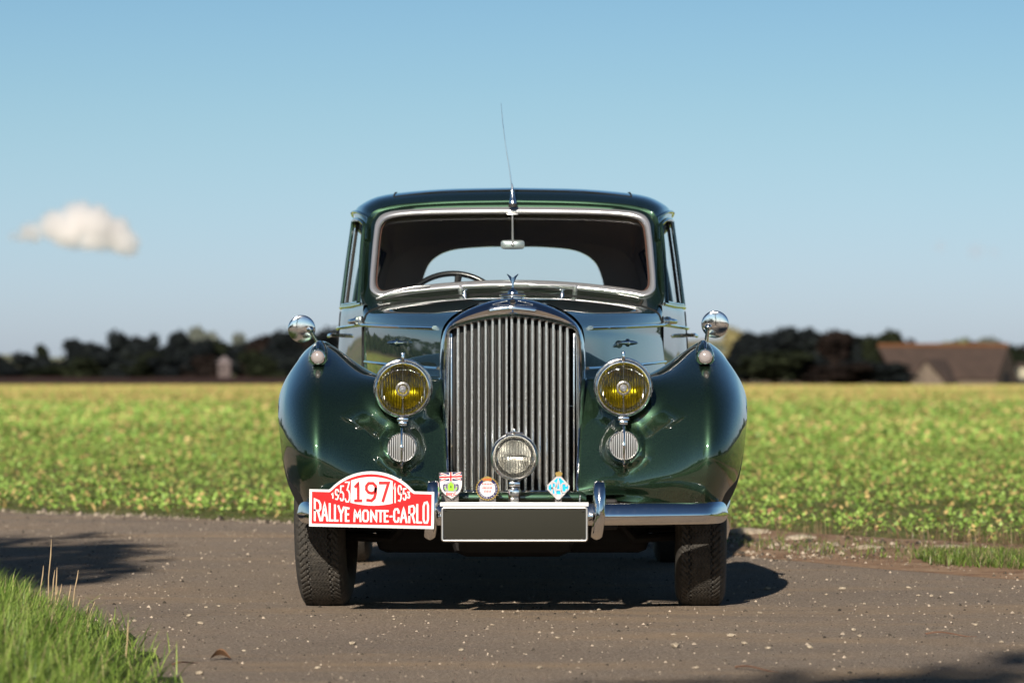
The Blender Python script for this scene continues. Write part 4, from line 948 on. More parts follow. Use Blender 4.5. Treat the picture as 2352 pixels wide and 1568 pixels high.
BT = [[(0.69,3.88,.30),(.71,3.88,.62),(.69,3.88,.92),(.66,3.88,1.07),(.50,3.92,1.12),(.25,3.94,1.13),(0,3.95,1.13)],
      [(.62,4.15,.30),(.64,4.15,.60),(.62,4.15,.88),(.58,4.15,1.00),(.44,4.17,1.055),(.22,4.18,1.07),(0,4.18,1.072)],
      [(.56,4.40,.32),(.58,4.40,.58),(.56,4.40,.78),(.52,4.40,.88),(.40,4.42,.93),(.2,4.43,.945),(0,4.43,.95)],
      [(.52,4.55,.34),(.54,4.57,.52),(.52,4.55,.64),(.46,4.54,.70),(.36,4.53,.73),(.2,4.53,.74),(0,4.53,.745)],
      [(.45,4.58,.36),(.46,4.62,.46),(.44,4.61,.52),(.4,4.60,.54),(.3,4.60,.55),(.15,4.6,.55),(0,4.60,.55)]]
gb = net([[Vector(p) for p in r] for r in BT], 5, 4); MB().grid([[mir(p) for p in r][:-1] + list(reversed(r)) for r in gb]).build('boot', M_PAINT, car, 60)
for sgn in (1, -1):
    rows = []
    for i in range(17):
        a = PI * i / 16; yy_ = 3.15 - .82 * math.cos(a) + .15; hh = math.sin(a) ** .6
        rows.append([Vector((sgn * (.66 + .185 * hh * math.sin(PI / 2 * t) ** .7), yy_, .34 + (.44 * hh + .02) * (1 - t * .0) * math.cos(PI / 2 * t) ** .55 if t < .999 else .34)) for t in np.linspace(0, 1, 14)])
    sk = [[p for p in r] for r in rows]
    MB().grid(sk).build('rear_wing', M_PAINT, car, 60)

# ---- radiator shell, vanes
RO = [(0,685),(50,692),(98,709),(132,729),(153,752),(163,782),(167,830),(166.5,875),(163,930),(159,990),(156,1060),(152,1120),(149,1142)]
RI = [(0,731),(50,735.5),(98,745),(128,753.5),(140,759),(144.5,770),(145.5,810),(146,860),(146,920),(146.5,985),(147,1055),(147,1112),(147,1130)]
def bow(x): return -.030 * (1 - min(1, abs(x) / .27)) ** 1.0
def rloop(h, y, k=1.0, lift=0):
    r = spline([au(u, v, y) for u, v in h], 6); return [p + Vector((0, bow(p.x) * k, 0)) for p in r]
a0 = rloop(RI, -.245); a1 = rloop(RI, -.300); c0 = rloop(RO, -.255); c1 = rloop(RO, -.20, .3)
lr = []
prof = [(0, 0), (.10, -.014), (.30, -.026), (.55, -.030), (.78, -.018), (.93, .004), (1.0, .030)]
lr.append(a0)
for t, dy in prof: lr.append([Vector((a.x + (c.x - a.x) * t, a.y + (c.y - a.y) * 0 + dy, a.z + (c.z - a.z) * t)) for a, c in zip(a1, c0)])
lr.append([Vector((p.x * 1.012, -.20, p.z + .004)) for p in c0]); lr.append([Vector((p.x * 1.012, -.125, p.z + .004)) for p in c0])
for sgn in (1,):
    rows = [[mir(p) for p in reversed(r)][:-1] + r for r in lr]
    shell = MB().grid(rows).build('radiator_shell', M_CHROME, car, 50)
MB().tube([a1[0] + Vector((0, -.0, .0)), (Vector(lr[3][0])) + Vector((0, -.001, 0)), Vector(lr[5][0]) + Vector((0, .0, .001)), Vector(lr[7][0]) + Vector((0, 0, .002))], .0035, 8).build('shell_ridge', M_CHROME, shell)
MB().box((0, -.13, .72), (.47, .02, .62)).build('radiator_core', M_BLACK, car, 0)
MB().prism([(-.235, -.135, 1.0), (.235, -.135, 1.0), (.15, -.135, 1.075), (0, -.135, 1.10), (-.15, -.135, 1.075)], (0, .02, 0)).build('radiator_core', M_BLACK, car, 0)
MB().box((0, -.18, .47), (.46, .10, .04)).build('core_sill', M_BLACK, car, 0)
def arch_v(u): return float(np.interp(abs(u), [p[0] for p in RI[:7]], [p[1] for p in RI[:7]]))
us = [(-330.6 / 2 + 330.6 / 2 * 2 * k / 1) for k in (0, 1)]
centers = [ (847 + 44.25 * k) * .36 + 752.6 - 1177.5 + (0 if k < 8 else 0) for k in range(17)]
shift = -sum(centers) / 17.0
for k, u in enumerate(centers):
    u += shift; vt = arch_v(u) + 1.0; y = -.285
    top = au(u, vt - 3, y).z; bot = au(u, 1129, y).z; x = au(u, 900, y).x; yy_ = y + bow(x)
    sg_ = 1 if x > -.001 else -1      # the vanes are angled towards the middle of the grille
    prof = [(-.0082, .006), (-.0080, -.0045), (-.0068, -.0062), (-.0050, -.0060), (-.0042, -.0042), (-.0036, -.0042), (-.0028, -.0060), (.0002, -.0062), (.0014, -.0044), (.0062, .0100), (.0066, .020), (0, .05), (-.0080, .05)]
    prof = [(a * sg_, b) for a, b in prof]
    m = MB(); tl = -x * .10
    m.prism([(x + a, yy_ + b, bot) for a, b in prof], (0, 0, top - bot)); s_o = m.build('slat', M_SLAT, car, 25)
    # darker vane behind, set between the bright ones
    if k < 16:
        xb = x + .0135 * sg_; MB().box((xb + .0015, yy_ + .035, (top + bot) / 2), (.0075, .035, top - bot - .01), .002).build('rear_vane', M_DARKVANE, car, 20)
for sgn in (1, -1):
    x = au(sgn * 140.5, 900, -.27).x; MB().box((x, -.268, (au(0, 762, -.27).z + au(0, 1130, -.27).z) / 2), (.007, .04, .575), .003).build('slat', M_SLAT, car, 25)
MB().tube([au(u, 932, -.262) + Vector((0, bow(au(u, 900, -.26).x), 0)) for u in range(-140, 141, 20)], .0016, 6).build('tie_bar', M_CHROME, car)

# winged emblem on the shell top
em = MB()
for sgn in (1, -1):
    for k in range(9):
        u0 = sgn * (14 + k * 3.9); v0 = 690.5 + k * .95; p = au(u0, v0, -.335 + bow(au(u0, v0, -.33).x) * .8 + k * .0015); em.sphere(p, .0052 - k * .00022, (1.0, .7, .62), 8, 6)
em.lathe([(.0005, .004), (.012, .004), (.013, 0)], au(0, 693.5, -.362), (0, -.6, .8), 20); em.build('winged_emblem', M_CHROME, car, 50)
MB().lathe([(.0092, .0045), (.0085, .0050), (.0005, .0050)], au(0, 693, -.3625), (0, -.6, .8), 20).build('emblem_centre', M_BLACK, car)
# filler cap and flying letter mascot
capz = au(0, 684, -.20).z
mc = MB(); mc.lathe([(.040, 0), (.043, .002), (.043, .009), (.041, .010), (.046, .011), (.047, .013), (.047, .018), (.044, .020), (.018, .023), (.017, .027), (.019, .028), (.018, .031), (.006, .040), (.003, .046)], (0, -.215, capz - .008), (0, 0, 1), 32, cap0=True)
cap = mc.build('filler_cap', M_CHROME, car, 40)
zb = capz + .030; ms = MB()
ms.tube([(0, -.215, zb), (0, -.212, zb + .012), (0, -.210, zb + .028), (0, -.206, zb + .044)], [.0035, .0042, .0052, .0065], 10)
for sgn in (1, -1):
    ms.prism([(sgn * .002, -.205, zb + .018), (sgn * .008, -.200, zb + .034), (sgn * .0205, -.175, zb + .0565), (sgn * .0185, -.172, zb + .0585), (sgn * .009, -.190, zb + .051), (sgn * .002, -.203, zb + .044)], (0, .005, 0))
    ms.tube([(sgn * .005, -.204, zb + .030), (sgn * .012, -.195, zb + .047), (sgn * .0205, -.176, zb + .0575)], [.0028, .0030, .0012], 6)
ms.build('mascot', M_CHROME, car, 50)

# ---- headlamps
def lamp(c, r, name, lensm, reflm, label=None, shroud=True, tilt=0.0, centre='big'):
    body = MB(); body.lathe([(r * .96, .005), (r * 1.0, -.010), (r * .98, -.05), (r * .86, -.12), (r * .60, -.19), (r * .2, -.23), (.002, -.235)], c, (0, -1, 0), 64)
    h = body.build(name, M_CHROME if not shroud else M_PAINT, car, 60, label)
    rim = MB(); rim.lathe([(r * .845, .004), (r * .852, .012), (r * .875, .016), (r * .885, .013), (r * .895, .013), (r * .915, .018), (r * .945, .016), (r * .975, .008), (r * 1.0, -.006), (r * 1.005, -.022), (r * .98, -.030)], c, (0, -1, 0), 72); rim.build('rim', M_CHROME, h, 60)
    rf = MB(); rf.lathe([(r * .852, .004), (r * .80, -.008)], c, (0, -1, 0), 64); rf.lathe([(r * .845, -.006), (r * .78, -.012), (r * .69, -.020)], c, (0, -1, 0), 64); rf.build('reflector_rim', M_REFL, h, 60)
    rr = MB(); rr.lathe([(r * .70, -.016), (r * .66, -.034), (r * .52, -.060), (r * .36, -.080), (r * .18, -.094), (.001, -.098)], c, (0, -1, 0), 64); rr.build('reflector', reflm, h, 60)
    ln_ = MB(); prof = [(r * .85 * math.sin(a), .004 + r * .16 * (math.cos(a))) for a in np.linspace(PI / 2, 0.02, 10)]; ln_.lathe(prof, c, (0, -1, 0), 64); ln_.build('lens', lensm, h, 60)
    return h
for sgn, cx, cy in ((-1, 925.4, 893.5), (1, 1431.8, 891.0)):
    c = at(cx, cy, -.50); r = 66.8 / S(-.50)
    h = lamp(c, r, 'headlamp', M_CLENS, M_YREFL)
    # chrome brow over the rim
    br = []
    for i in range(33):
        a = math.radians(198 - 216 * i / 32); k = math.sin(PI * min(1, max(0, i / 32))) ** .6
        br.append([c + Vector((math.cos(a) * (r * q2), dy, math.sin(a) * (r * q2))) for q2, dy in ((.985, -.004), (1.0 + .018 * k, -.012), (1.0 + .045 * k, -.004), (1.0 + .06 * k, .03), (1.0 + .05 * k, .075), (.99, .10))])
    MB().grid(br).build('brow', M_CHROME, h, 60)
    m = MB(); m.box(c + Vector((0, -.006, r * 1.04 + .004)), (.011, .030, .034), .003); m.box(c + Vector((0, .004, r * 1.04 + .018)), (.015, .030, .010), .003); m.build('clip', M_CHROME, h, 30)
    # bulb shield: chrome cup with ring on a central bar
    m = MB(); m.lathe([(.0005, .026), (.007, .023), (.012, .016), (.0145, .006), (.015, -.002)], c + Vector((0, -.006, 0)), (0, -1, 0), 32)
    m.lathe([(.0175, .004), (.0205, .008), (.0255, .006), (.0265, 0), (.024, -.004)], c + Vector((0, -.010, 0)), (0, -1, 0), 40)
    m.build('bulb_shield', M_BRIGHT, h, 50)
    m = MB(); m.tube([c + Vector((0, -.012, -.020)), c + Vector((0, -.014, -r * .5)), c + Vector((0, -.010, -r * .82))], [.0042, .0032, .0045], 8); m.tube([c + Vector((0, -.012, .02)), c + Vector((0, -.012, r * .84))], .0012, 6); m.build('shield_stem', M_CHROME, h, 50)
    m = MB(); m.box(c + Vector((0, -.012, -r * 1.045)), (.040, .022, .014), .003); m.box(c + Vector((0, -.016, -r * 1.045 - .014)), (.030, .018, .016), .003); m.lathe([(.005, .0), (.005, .004), (.001, .005)], c + Vector((0, -.026, -r * 1.045 - .014)), (0, -1, 0), 10); m.build('hinge', M_CHROME, h, 30)

# ---- horn grilles below the headlamps
for sgn, cx, cy in ((-1, 922.8, 1027.5), (1, 1433.0, 1023.0)):
    s0 = S(-.50); c = at(cx, cy, -.560); r = 34.0 / S(-.560)
    rim = MB(); rim.lathe([(r * .88, -.004), (r * .91, .006), (r * .97, .009), (r * 1.03, .004), (r * 1.05, -.06)], c, (0, -1, 0), 48)
    g_ = rim.build('horn_grille', M_CHROME, car, 50)
    MB().lathe([(r * .95, -.012), (.001, -.012)], c, (0, -1, 0), 40).build('backing', M_BLACK, g_, 0)
    m = MB(); nb = 15
    for k in range(nb):
        x = (k - (nb - 1) / 2) * (2 * r * .93 / nb); hh = math.sqrt(max(0, (r * .93) ** 2 - x * x)); m.box(c + Vector((x, -.001, 0)), (.0034, .010, 2 * hh), .0008)
    m.build('bars', M_ALU, g_, 20, kind='stuff')
    m = MB(); m.tube([c + Vector((0, -.001, r * 1.30)), c + Vector((0, -.012, r * 1.05)), c + Vector((0, -.013, 0)), c + Vector((0, -.012, -r * 1.05)), c + Vector((0, -.004, -r * 1.38))], [.0045, .0040, .0034, .0050, .0035], 8); m.box(c + Vector((0, -.015, 0)), (.010, .006, .017), .002); m.build('centre_bar', M_CHROME, g_, 40)
# ---- side lamps on top of the wings, and the mirrors
for sgn, cx, cy, mx_, my_, ax, ay in ((-1, 730, 820, 693, 755, 713.5, 757), (1, 1620, 819, 1642.5, 744.7, 1626, 751)):
    yl = -.30; c = at(cx, cy, yl)
    m = MB(); rws = []
    for (dy, rx, rz, dz) in ((-.004, .031, .030, -.002), (.02, .034, .036, .002), (.06, .033, .040, .010), (.12, .030, .042, .020), (.20, .022, .036, .026), (.28, .010, .02, .03)):
        rws.append([c + Vector((rx * math.cos(a) * (1.12 if math.sin(a) < -.3 else 1), dy, dz + rz * max(math.sin(a), -.86))) for a in np.linspace(0, 2 * PI, 33)[:-1]])
    m.grid(rws, closed_v=True); b0 = 0; m.f.append(tuple(range(32)))
    sl = m.build('side_lamp', M_PAINT, car, 40)
    MB().lathe([(.0215, .002), (.024, .008), (.0265, .007), (.028, .0), (.028, -.006)], c + Vector((0, -.004, 0)), (0, -1, 0), 32).build('rim', M_CHROME, sl, 50)
    MB().lathe([(.0225 * math.sin(a), .002 + .012 * math.cos(a)) for a in np.linspace(PI / 2, .02, 8)], c + Vector((0, -.006, 0)), (0, -1, 0), 32).build('lens', M_SIDELENS, sl, 60)
    MB().tube([c + Vector((0, -.006, .028)), c + Vector((0, .01, .048)), c + Vector((0, .06, .058))], [.004, .005, .003], 8).build('crest', M_CHROME, sl, 50)
    ym = .06; mc_ = at(mx_, my_, ym); rm = 31.3 / S(ym); ar = at(ax, ay, ym + .0)
    m = MB(); m.lathe([(rm * math.sin(a), rm * .13 * math.cos(a)) for a in np.linspace(PI / 2, .01, 14)], mc_, Vector((-sgn * .08, -1, -.03)), 48); m.lathe([(rm, 0), (rm * 1.01, -.004), (rm * .97, -.008), (.001, -.006)], mc_, Vector((-sgn * .08, -1, -.03)), 48)
    mr = m.build('wing_mirror', M_CHROME, car, 60)
    bs = at(cx + (2 if sgn > 0 else -1), 786, .07); m = MB()
    m.tube([bs + Vector((0, 0, -.03)), bs, ar + Vector((0, -.012, 0))], [.0085, .0078, .0065], 10); m.sphere(ar + Vector((0, -.016, 0)), .0125, seg=14, rings=10); m.lathe([(.020, -.012), (.021, -.002), (.014, .006), (.009, .01)], bs + Vector((0, 0, -.018)), (0, 0, 1), 20)
    m.build('stalk', M_CHROME, mr, 50)

# ---- apron, bumper, overriders
ap = MB(); rws = []
for x in np.linspace(-.262, .262, 33):
    k = 1; rr = .0215
    rws.append([Vector((x, -.545 - rr * math.cos(a) - .03 * (1 - (x / .4) ** 2), au(0, 1142, -.56).z + rr * math.sin(a) - .008 * (abs(x) > .26) * 1.0)) for a in np.linspace(0, 2 * PI, 17)[:-1]])
ap.grid(rws, closed_v=True); ap.build('valance_roll', M_PAINT, car, 60)
m = MB()
for sgn in (1, -1): m.tube([(sgn * .236, -.545, au(0, 1129, -.56).z + .001), (sgn * .240, -.595, au(0, 1138, -.56).z), (sgn * .238, -.598, au(0, 1150, -.56).z)], .0035, 6)
m.build('piping', M_CHROME, car)
rws = []
for x in np.linspace(-.40, .40, 17): rws.append([Vector((x, -.52, .43)), Vector((x, -.30, .435))])
MB().grid(rws).build('valance_floor', M_PAINT, car, 0)
rws = []
for x in np.linspace(-.745, .745, 41): rws.append([Vector((x, -.555 - .04 * (1 - (x / .75) ** 2) + .10 * max(0, abs(x) - .66) / .09, .405)), Vector((x, -.53, .36)), Vector((x, -.50, .33))])
MB().grid(rws).build('lower_valance', M_CHASSIS, car, 40)

def bump_y(x): ax_ = abs(x); return -.80 + .125 * (ax_ / .65) ** 2 + .12 * max(0, (ax_ - .68) / .09) ** 2
zt, zc, zbm = au(0, 1156, -.78).z, au(0, 1184, -.79).z, au(0, 1206, -.77).z
rws = []
xsb = [-.772, -.770, -.766, -.760, -.752, -.742] + list(np.linspace(-.73, .73, 81)) + [.742, .752, .760, .766, .770, .772]
for x in xsb:
    e_ = max(0, (abs(x) - .735) / .0372); sh = math.sqrt(max(.0, 1 - e_ ** 2.2)) if e_ < 1 else 0.0
    y0 = bump_y(x); zm = zc - .004; a_ = zt - zm; b_ = zbm - zm; sh = .10 + .90 * sh
    prof = [(.038, a_ * .90), (.012, a_), (.004, a_ * .90), (-.004, a_ * .55), (-.010, a_ * .22), (-.012, 0), (-.010, b_ * .3), (-.001, b_ * .75), (.008, b_), (.034, b_ * .98)]
    rws.append([Vector((x, y0 + dy, zm + dz * sh)) for dy, dz in prof] + [Vector((x, y0 + .034 * (1 - .5 * (1 - sh)), zm + (a_ * .9 if False else 0)))] * 0)
MB().grid(rws).build('bumper', M_CHROME, car, 45)
MB().box((0, -.70, .37), (.9, .03, .03), .005).build('bumper_bracket', M_CHASSIS, car, 30)
for cx in (994.5, 1377):
    y0 = -.855; rws = []
    for (v, w, dpt, sh) in ((1103.5, 4, .000, 0), (1105, 9.5, .012, 0), (1109, 12.6, .024, 0), (1120, 14, .036, 0), (1150, 14.4, .050, 0), (1180, 14.6, .056, -1.0), (1205, 14.8, .052, -4), (1222, 14.8, .040, -6.2), (1231, 14.2, .030, -7), (1237, 7, .018, -7), (1239, 1.5, .010, -7)):
        c = at(cx + sh, v, y0 + .06); w_ = w / S(y0 + .06)
        rws.append([c + Vector((w_ * a, -dpt * b, 0)) for a, b in ((-1, -1.0), (-1.0, .30), (-.88, .72), (-.45, .93), (0, 1.0), (.45, .93), (.88, .72), (1.0, .30), (1, -1.0))])
    MB().grid(rws).build('overrider', M_CHROME, car, 38)

# ---- number plate (blank), with its bar
pl0 = -.842
def slab(name, x0, x1, v0, v1, y, th, m_, parent, bev=.003, lab=None):
    a, b = at(x0, v0, y), at(x1, v1, y); return MB().box(((a.x + b.x) / 2, y + th / 2, (a.z + b.z) / 2), (abs(b.x - a.x), th, abs(a.z - b.z)), bev).build(name, m_, parent, 30, lab)
npl = slab('number_plate', 1015.5, 1347.5, 1166, 1240, pl0, .006, M_PLATE, car, .001)
A, Bq = at(1013.5, 1163.5, pl0), at(1350, 1243, pl0); pf = MB(); pts = []
for (cx_, cz_, a0_) in ((Bq.x - .010, A.z - .010, 0), (A.x + .010, A.z - .010, 90), (A.x + .010, Bq.z + .010, 180), (Bq.x - .010, Bq.z + .010, 270)):
    for k in range(5): a = math.radians(a0_ + 22.5 * k); pts.append(Vector((cx_ + .0065 * math.cos(a), pl0 - .003, cz_ + .0065 * math.sin(a))))
pf.tube(pts + [pts[0]], .0042, 8, cap=False); pf.build('plate_frame', M_ALU, npl, 60)
slab('plate_top_bar', 1010.5, 1352, 1153, 1162.5, pl0 - .010, .022, M_WHITE, npl, .002)
for px, py in ((1023, 1171.5), (1339.5, 1173), (1022.5, 1234), (1339, 1235)):
    MB().lathe([(.0034, .0), (.0034, .003), (.002, .0042), (.0003, .0045)], at(px, py, pl0), (0, -1, 0), 12).build('screw', M_CHASSIS, npl, 40)
# ---- fog lamp on its bracket
c = at(1181.5, 1048.8, -.70); r = 55.0 / S(-.70)
fogl = lamp(c, r, 'fog_lamp', M_CLENS, M_REFL, shroud=False)
m = MB(); m.box(c + Vector((0, -.008, r + .004)), (.008, .024, .020), .003); m.tube([c + Vector((-.03, -.004, r * .955)), c + Vector((0, -.010, r * 1.02)), c + Vector((.03, -.004, r * .955))], .0045, 8); m.build('clip', M_CHROME, fogl, 40)
m = MB(); m.box(c + Vector((0, .002, -r - .012)), (.040, .03, .018), .003); m.lathe([(.006, 0), (.006, .004), (.001, .005)], c + Vector((0, -.014, -r - .011)), (0, -1, 0), 12)
zb_ = at(1181, 1155, -.70).z; t0 = c.z - r - .020; rws = []
for (z, w, d) in ((t0, .018, .014), (t0 - .008, .015, .012), (t0 - .012, .022, .016), (t0 - .018, .0235, .017), (t0 - .040, .0205, .015), (zb_ - .004, .021, .016)):
    rws.append([Vector((c.x + w * a, -.70 - d * b, z)) for a, b in ((-1, -1), (-1, .5), (-.7, 1), (0, 1.15), (.7, 1), (1, .5), (1, -1))])
m.grid(rws, closed_v=True); m.build('stand', M_CHROME, fogl, 35)
# filament bar across the fog lamp reflector
MB().box(c + Vector((.014, -.004, .003)), (.050, .002, .003), .0005).build('filament_bar', M_CHASSIS, fogl, 30)

# ---- lettering: thick stroke glyphs on a unit square, bent into place by a mapping
GLY = {
 'R': [[(0,0),(0,1),(.72,1),(1,.86),(1,.62),(.72,.48),(0,.48)], [(.55,.48),(1,0)]], 'A': [[(0,0),(.5,1),(1,0)], [(.18,.3),(.82,.3)]],
 'L': [[(0,1),(0,0),(1,0)]], 'Y': [[(0,1),(.5,.48),(1,1)], [(.5,.48),(.5,0)]], 'E': [[(1,1),(0,1),(0,0),(1,0)], [(0,.52),(.85,.52)]],
 'M': [[(0,0),(.08,1),(.5,.35),(.92,1),(1,0)]], 'O': [[(0,.16),(0,.84),(.25,1),(.75,1),(1,.84),(1,.16),(.75,0),(.25,0),(0,.16)]],
 'N': [[(0,0),(0,1),(1,0),(1,1)]], 'T': [[(0,1),(1,1)], [(.5,1),(.5,0)]], '-': [[(0,.45),(1,.45)]],
 'C': [[(1,.72),(1,.84),(.75,1),(.25,1),(0,.84),(0,.16),(.25,0),(.75,0),(1,.16),(1,.28)]],
 'B': [[(0,0),(0,1),(.7,1),(.95,.86),(.95,.66),(.7,.53),(0,.53)], [(.7,.53),(1,.38),(1,.14),(.7,0),(0,0)]], 'D': [[(0,0),(0,1),(.6,1),(1,.75),(1,.25),(.6,0),(0,0)]],
 'U': [[(0,1),(0,.16),(.25,0),(.75,0),(1,.16),(1,1)]], 'I': [[(.5,0),(.5,1)]],
 '1': [[(.15,.74),(.6,1),(.6,0)]], '1s': [[(.12,.80),(.55,.97),(.55,0)], [(.1,0),(1,0)]],
 '9': [[(1,.66),(.9,.50),(.62,.42),(.25,.46),(.02,.62),(.02,.82),(.25,.98),(.72,.98),(1,.82),(1,.45),(.85,.16),(.55,0),(.15,.03)]],
 '5': [[(.95,1),(.12,1),(.06,.56),(.6,.6),(1,.44),(1,.16),(.7,0),(.25,0),(0,.14)]],
 '3': [[(.05,1),(.95,1),(.45,.6),(.8,.56),(1,.40),(1,.16),(.7,0),(.25,0),(0,.14)]],
 '7': [[(0,1),(1,1),(.34,0)]], }
def glyph(ch, mapf, w, depth, name, m_, parent, y_off=0.0, rnd=False):
    m = MB()
    for kk, st_ in enumerate(GLY[ch]):
        q = []
        for a, b in zip(st_, st_[1:]):
            for k in range(4): q.append((a[0] + (b[0] - a[0]) * k / 4, a[1] + (b[1] - a[1]) * k / 4))
        q.append(st_[-1]); pts = [Vector(mapf(*p)) for p in q]; closed = (pts[0] - pts[-1]).length < 1e-6
        n = len(pts); Lf_, Rt = [], []
        for i in range(n):
            if closed: a = pts[i - 1] if i > 0 else pts[-2]; b = pts[i + 1] if i < n - 1 else pts[1]
            else: a = pts[max(0, i - 1)]; b = pts[min(n - 1, i + 1)]
            d1 = (pts[i] - a); d2 = (b - pts[i]); d1 = d1.normalized() if d1.length > 1e-9 else d2.normalized(); d2 = d2.normalized() if d2.length > 1e-9 else d1
            t = (d1 + d2); t = t.normalized() if t.length > 1e-6 else d1; nn = Vector((-t.z, 0, t.x)); c_ = max(.55, nn.dot(Vector((-d1.z, 0, d1.x))))
            p = pts[i].copy()
            if i == 0 and not closed: p = p - d2 * w * .5
            if i == n - 1 and not closed: p = p + d1 * w * .5
            Lf_.append(p + nn * (w / 2 / c_)); Rt.append(p - nn * (w / 2 / c_))
        b_ = len(m.v); fr = Vector((0, -depth - .00012 * kk, 0))
        m.grid([[l, l + fr, r + fr, r] for l, r in zip(Lf_, Rt)])
        if not closed: m.f.append((b_, b_ + 1, b_ + 2, b_ + 3)); e_ = b_ + 4 * (n - 1); m.f.append((e_, e_ + 3, e_ + 2, e_ + 1))
    return m.build(name, m_, parent, 0)

# ---- rally plate
YP = -.885
def rp_(zx, zy, y=YP): return at(611.5 + .24 * zx, 1034.9 + .24 * zy, y)
def arc(x0, y0, x1, y1, xm, ym, n=18):          # circle arc through three points
    a = Vector((x0, y0)); b = Vector((xm, ym)); c = Vector((x1, y1))
    d = 2 * (a.x * (b.y - c.y) + b.x * (c.y - a.y) + c.x * (a.y - b.y))
    ux = ((a.x ** 2 + a.y ** 2) * (b.y - c.y) + (b.x ** 2 + b.y ** 2) * (c.y - a.y) + (c.x ** 2 + c.y ** 2) * (a.y - b.y)) / d
    uy = ((a.x ** 2 + a.y ** 2) * (c.x - b.x) + (b.x ** 2 + b.y ** 2) * (a.x - c.x) + (c.x ** 2 + c.y ** 2) * (b.x - a.x)) / d
    r = math.hypot(a.x - ux, a.y - uy); t0, t1, tm = [math.atan2(p.y - uy, p.x - ux) for p in (a, c, b)]
    while t1 - t0 > PI: t1 -= 2 * PI
    while t1 - t0 < -PI: t1 += 2 * PI
    return [(ux + r * math.cos(t0 + (t1 - t0) * k / n), uy + r * math.sin(t0 + (t1 - t0) * k / n)) for k in range(n + 1)]
rally = empty('rally_plate', (0, 0, 0)); rally.parent = car; rally['label'] = 'red and white rally plate reading RALLYE MONTE-CARLO 197'
rim_ = [(413, 366), (600, 370)] + arc(618, 358, 1402, 372, 1010, 195) + [(1420, 387), (1608, 393), (1603, 747), (410, 721)]
red_ = [(438, 389), (606, 394)] + arc(624, 381, 1388, 394, 1010, 222) + [(1412, 411), (1583, 416), (1578, 717), (434, 693)]
MB().prism([rp_(a, b) for a, b in rim_], (0, .006, 0)).build('backing_board', M_WHITE, rally, 30)
MB().prism([rp_(a, b, YP - .0012) for a, b in red_], (0, .0011, 0)).build('red_field', M_RED, rally, 0)
lens_ = [(812, 283)] + arc(820, 280, 1200, 284, 1010, 249, 12) + [(1210, 288), (1210, 502)] + arc(1200, 505, 815, 497, 1010, 523, 12) + [(806, 494)]
MB().prism([rp_(a, b, YP - .0024) for a, b in lens_], (0, .0011, 0)).build('white_panel', M_WHITE, rally, 0)
sZ = .24 / S(YP)                 # metres per zoomed pixel
topc = lambda x: float(np.interp(x, [450, 520, 640, 700, 797, 835, 1000, 1170, 1215, 1280, 1350, 1420, 1490, 1560], [447, 478, 507, 522, 542, 558, 562, 566, 552, 545, 528, 514, 496, 476]))
botc = lambda x: float(np.interp(x, [450, 800, 1170, 1560], [671, 679, 684, 697]))
def mapper(x0, x1, topf, botf, w, y):
    h = w / 2
    def f(u, v):
        x = x0 + h + (x1 - x0 - 2 * h) * u; t = topf(x) + h; b = botf(x) - h; return rp_(x, b + (t - b) * v, y)
    return f
for ch, x0, x1 in (('R', 455, 528), ('A', 524, 594), ('L', 598, 644), ('L', 648, 692), ('Y', 682, 752), ('E', 752, 797), ('M', 834, 912), ('O', 918, 984), ('N', 994, 1064), ('T', 1066, 1122), ('E', 1124, 1172), ('-', 1180, 1209), ('C', 1215, 1276), ('A', 1278, 1352), ('R', 1360, 1428), ('L', 1436, 1492), ('O', 1496, 1558)):
    wv = 19 if ch != '-' else 17
    glyph(ch, mapper(x0, x1, topc, botc, wv, YP - .0012), wv * sZ, .0016, 'letter', M_WHITE, rally)
for ch, x0, x1, t_, b_ in (('1', 620, 652, 398, 456), ('9', 656, 698, 362, 470), ('5', 704, 746, 330, 481), ('3', 750, 804, 293, 493), ('1', 1214, 1248, 306, 498), ('9', 1256, 1300, 325, 486), ('5', 1306, 1344, 356, 474), ('3', 1348, 1378, 388, 456)):
    glyph(ch, mapper(x0, x1, lambda x: t_, lambda x: b_, 13, YP - .0012), 13 * sZ, .0016, 'digit', M_WHITE, rally)
for ch, x0, x1 in (('1s', 836, 918), ('9', 944, 1060), ('7', 1078, 1182)):
    glyph(ch, mapper(x0, x1, lambda x: 293, lambda x: 488, 25, YP - .0036), 25 * sZ, .0014, 'digit', M_REDTXT, rally)
MB().box((rp_(1000, 560).x, YP + .035, rp_(1000, 600).z), (.03, .07, .03), .004).build('bracket', M_CHASSIS, rally, 0)

# ---- badges on the bar
def b1(zx, zy, y): return at((1060 + zx / 11.76) * .9408, (1130 + zy / 11.76) * .9408, y)
YB = -.70; s11 = .9408 / 11.76 / S(YB)
shield = empty('shield_badge', (0, 0, 0)); shield.parent = car; shield['label'] = 'white shield badge with union flag top and red BRDC letters'
out = [(140, 262), (800, 235), (806, 600), (795, 700), (740, 830), (640, 940), (500, 1035), (340, 940), (230, 830), (165, 710), (150, 600)]
MB().prism([b1(a + (a > 480) * 6 - (a < 480) * 6, b + 8, YB) for a, b in out], (0, .006, 0)).build('rim', M_CHROME, shield, 0)
inn = [(155, 280), (792, 255), (795, 600), (782, 700), (728, 822), (630, 925), (500, 1008), (348, 925), (245, 822), (180, 705), (165, 600)]
MB().prism([b1(a, b, YB - .0012) for a, b in inn], (0, .0011, 0)).build('white_field', M_WHITE, shield, 0)
fy0 = lambda a: 280 - (a - 155) * .039; fy1 = lambda a: 518 - (a - 155) * .039
MB().prism([b1(155, 282, YB - .002), b1(792, 257, YB - .002), b1(795, 493, YB - .002), b1(160, 518, YB - .002)], (0, .0007, 0)).build('flag_field', M_NAVY, shield, 0)
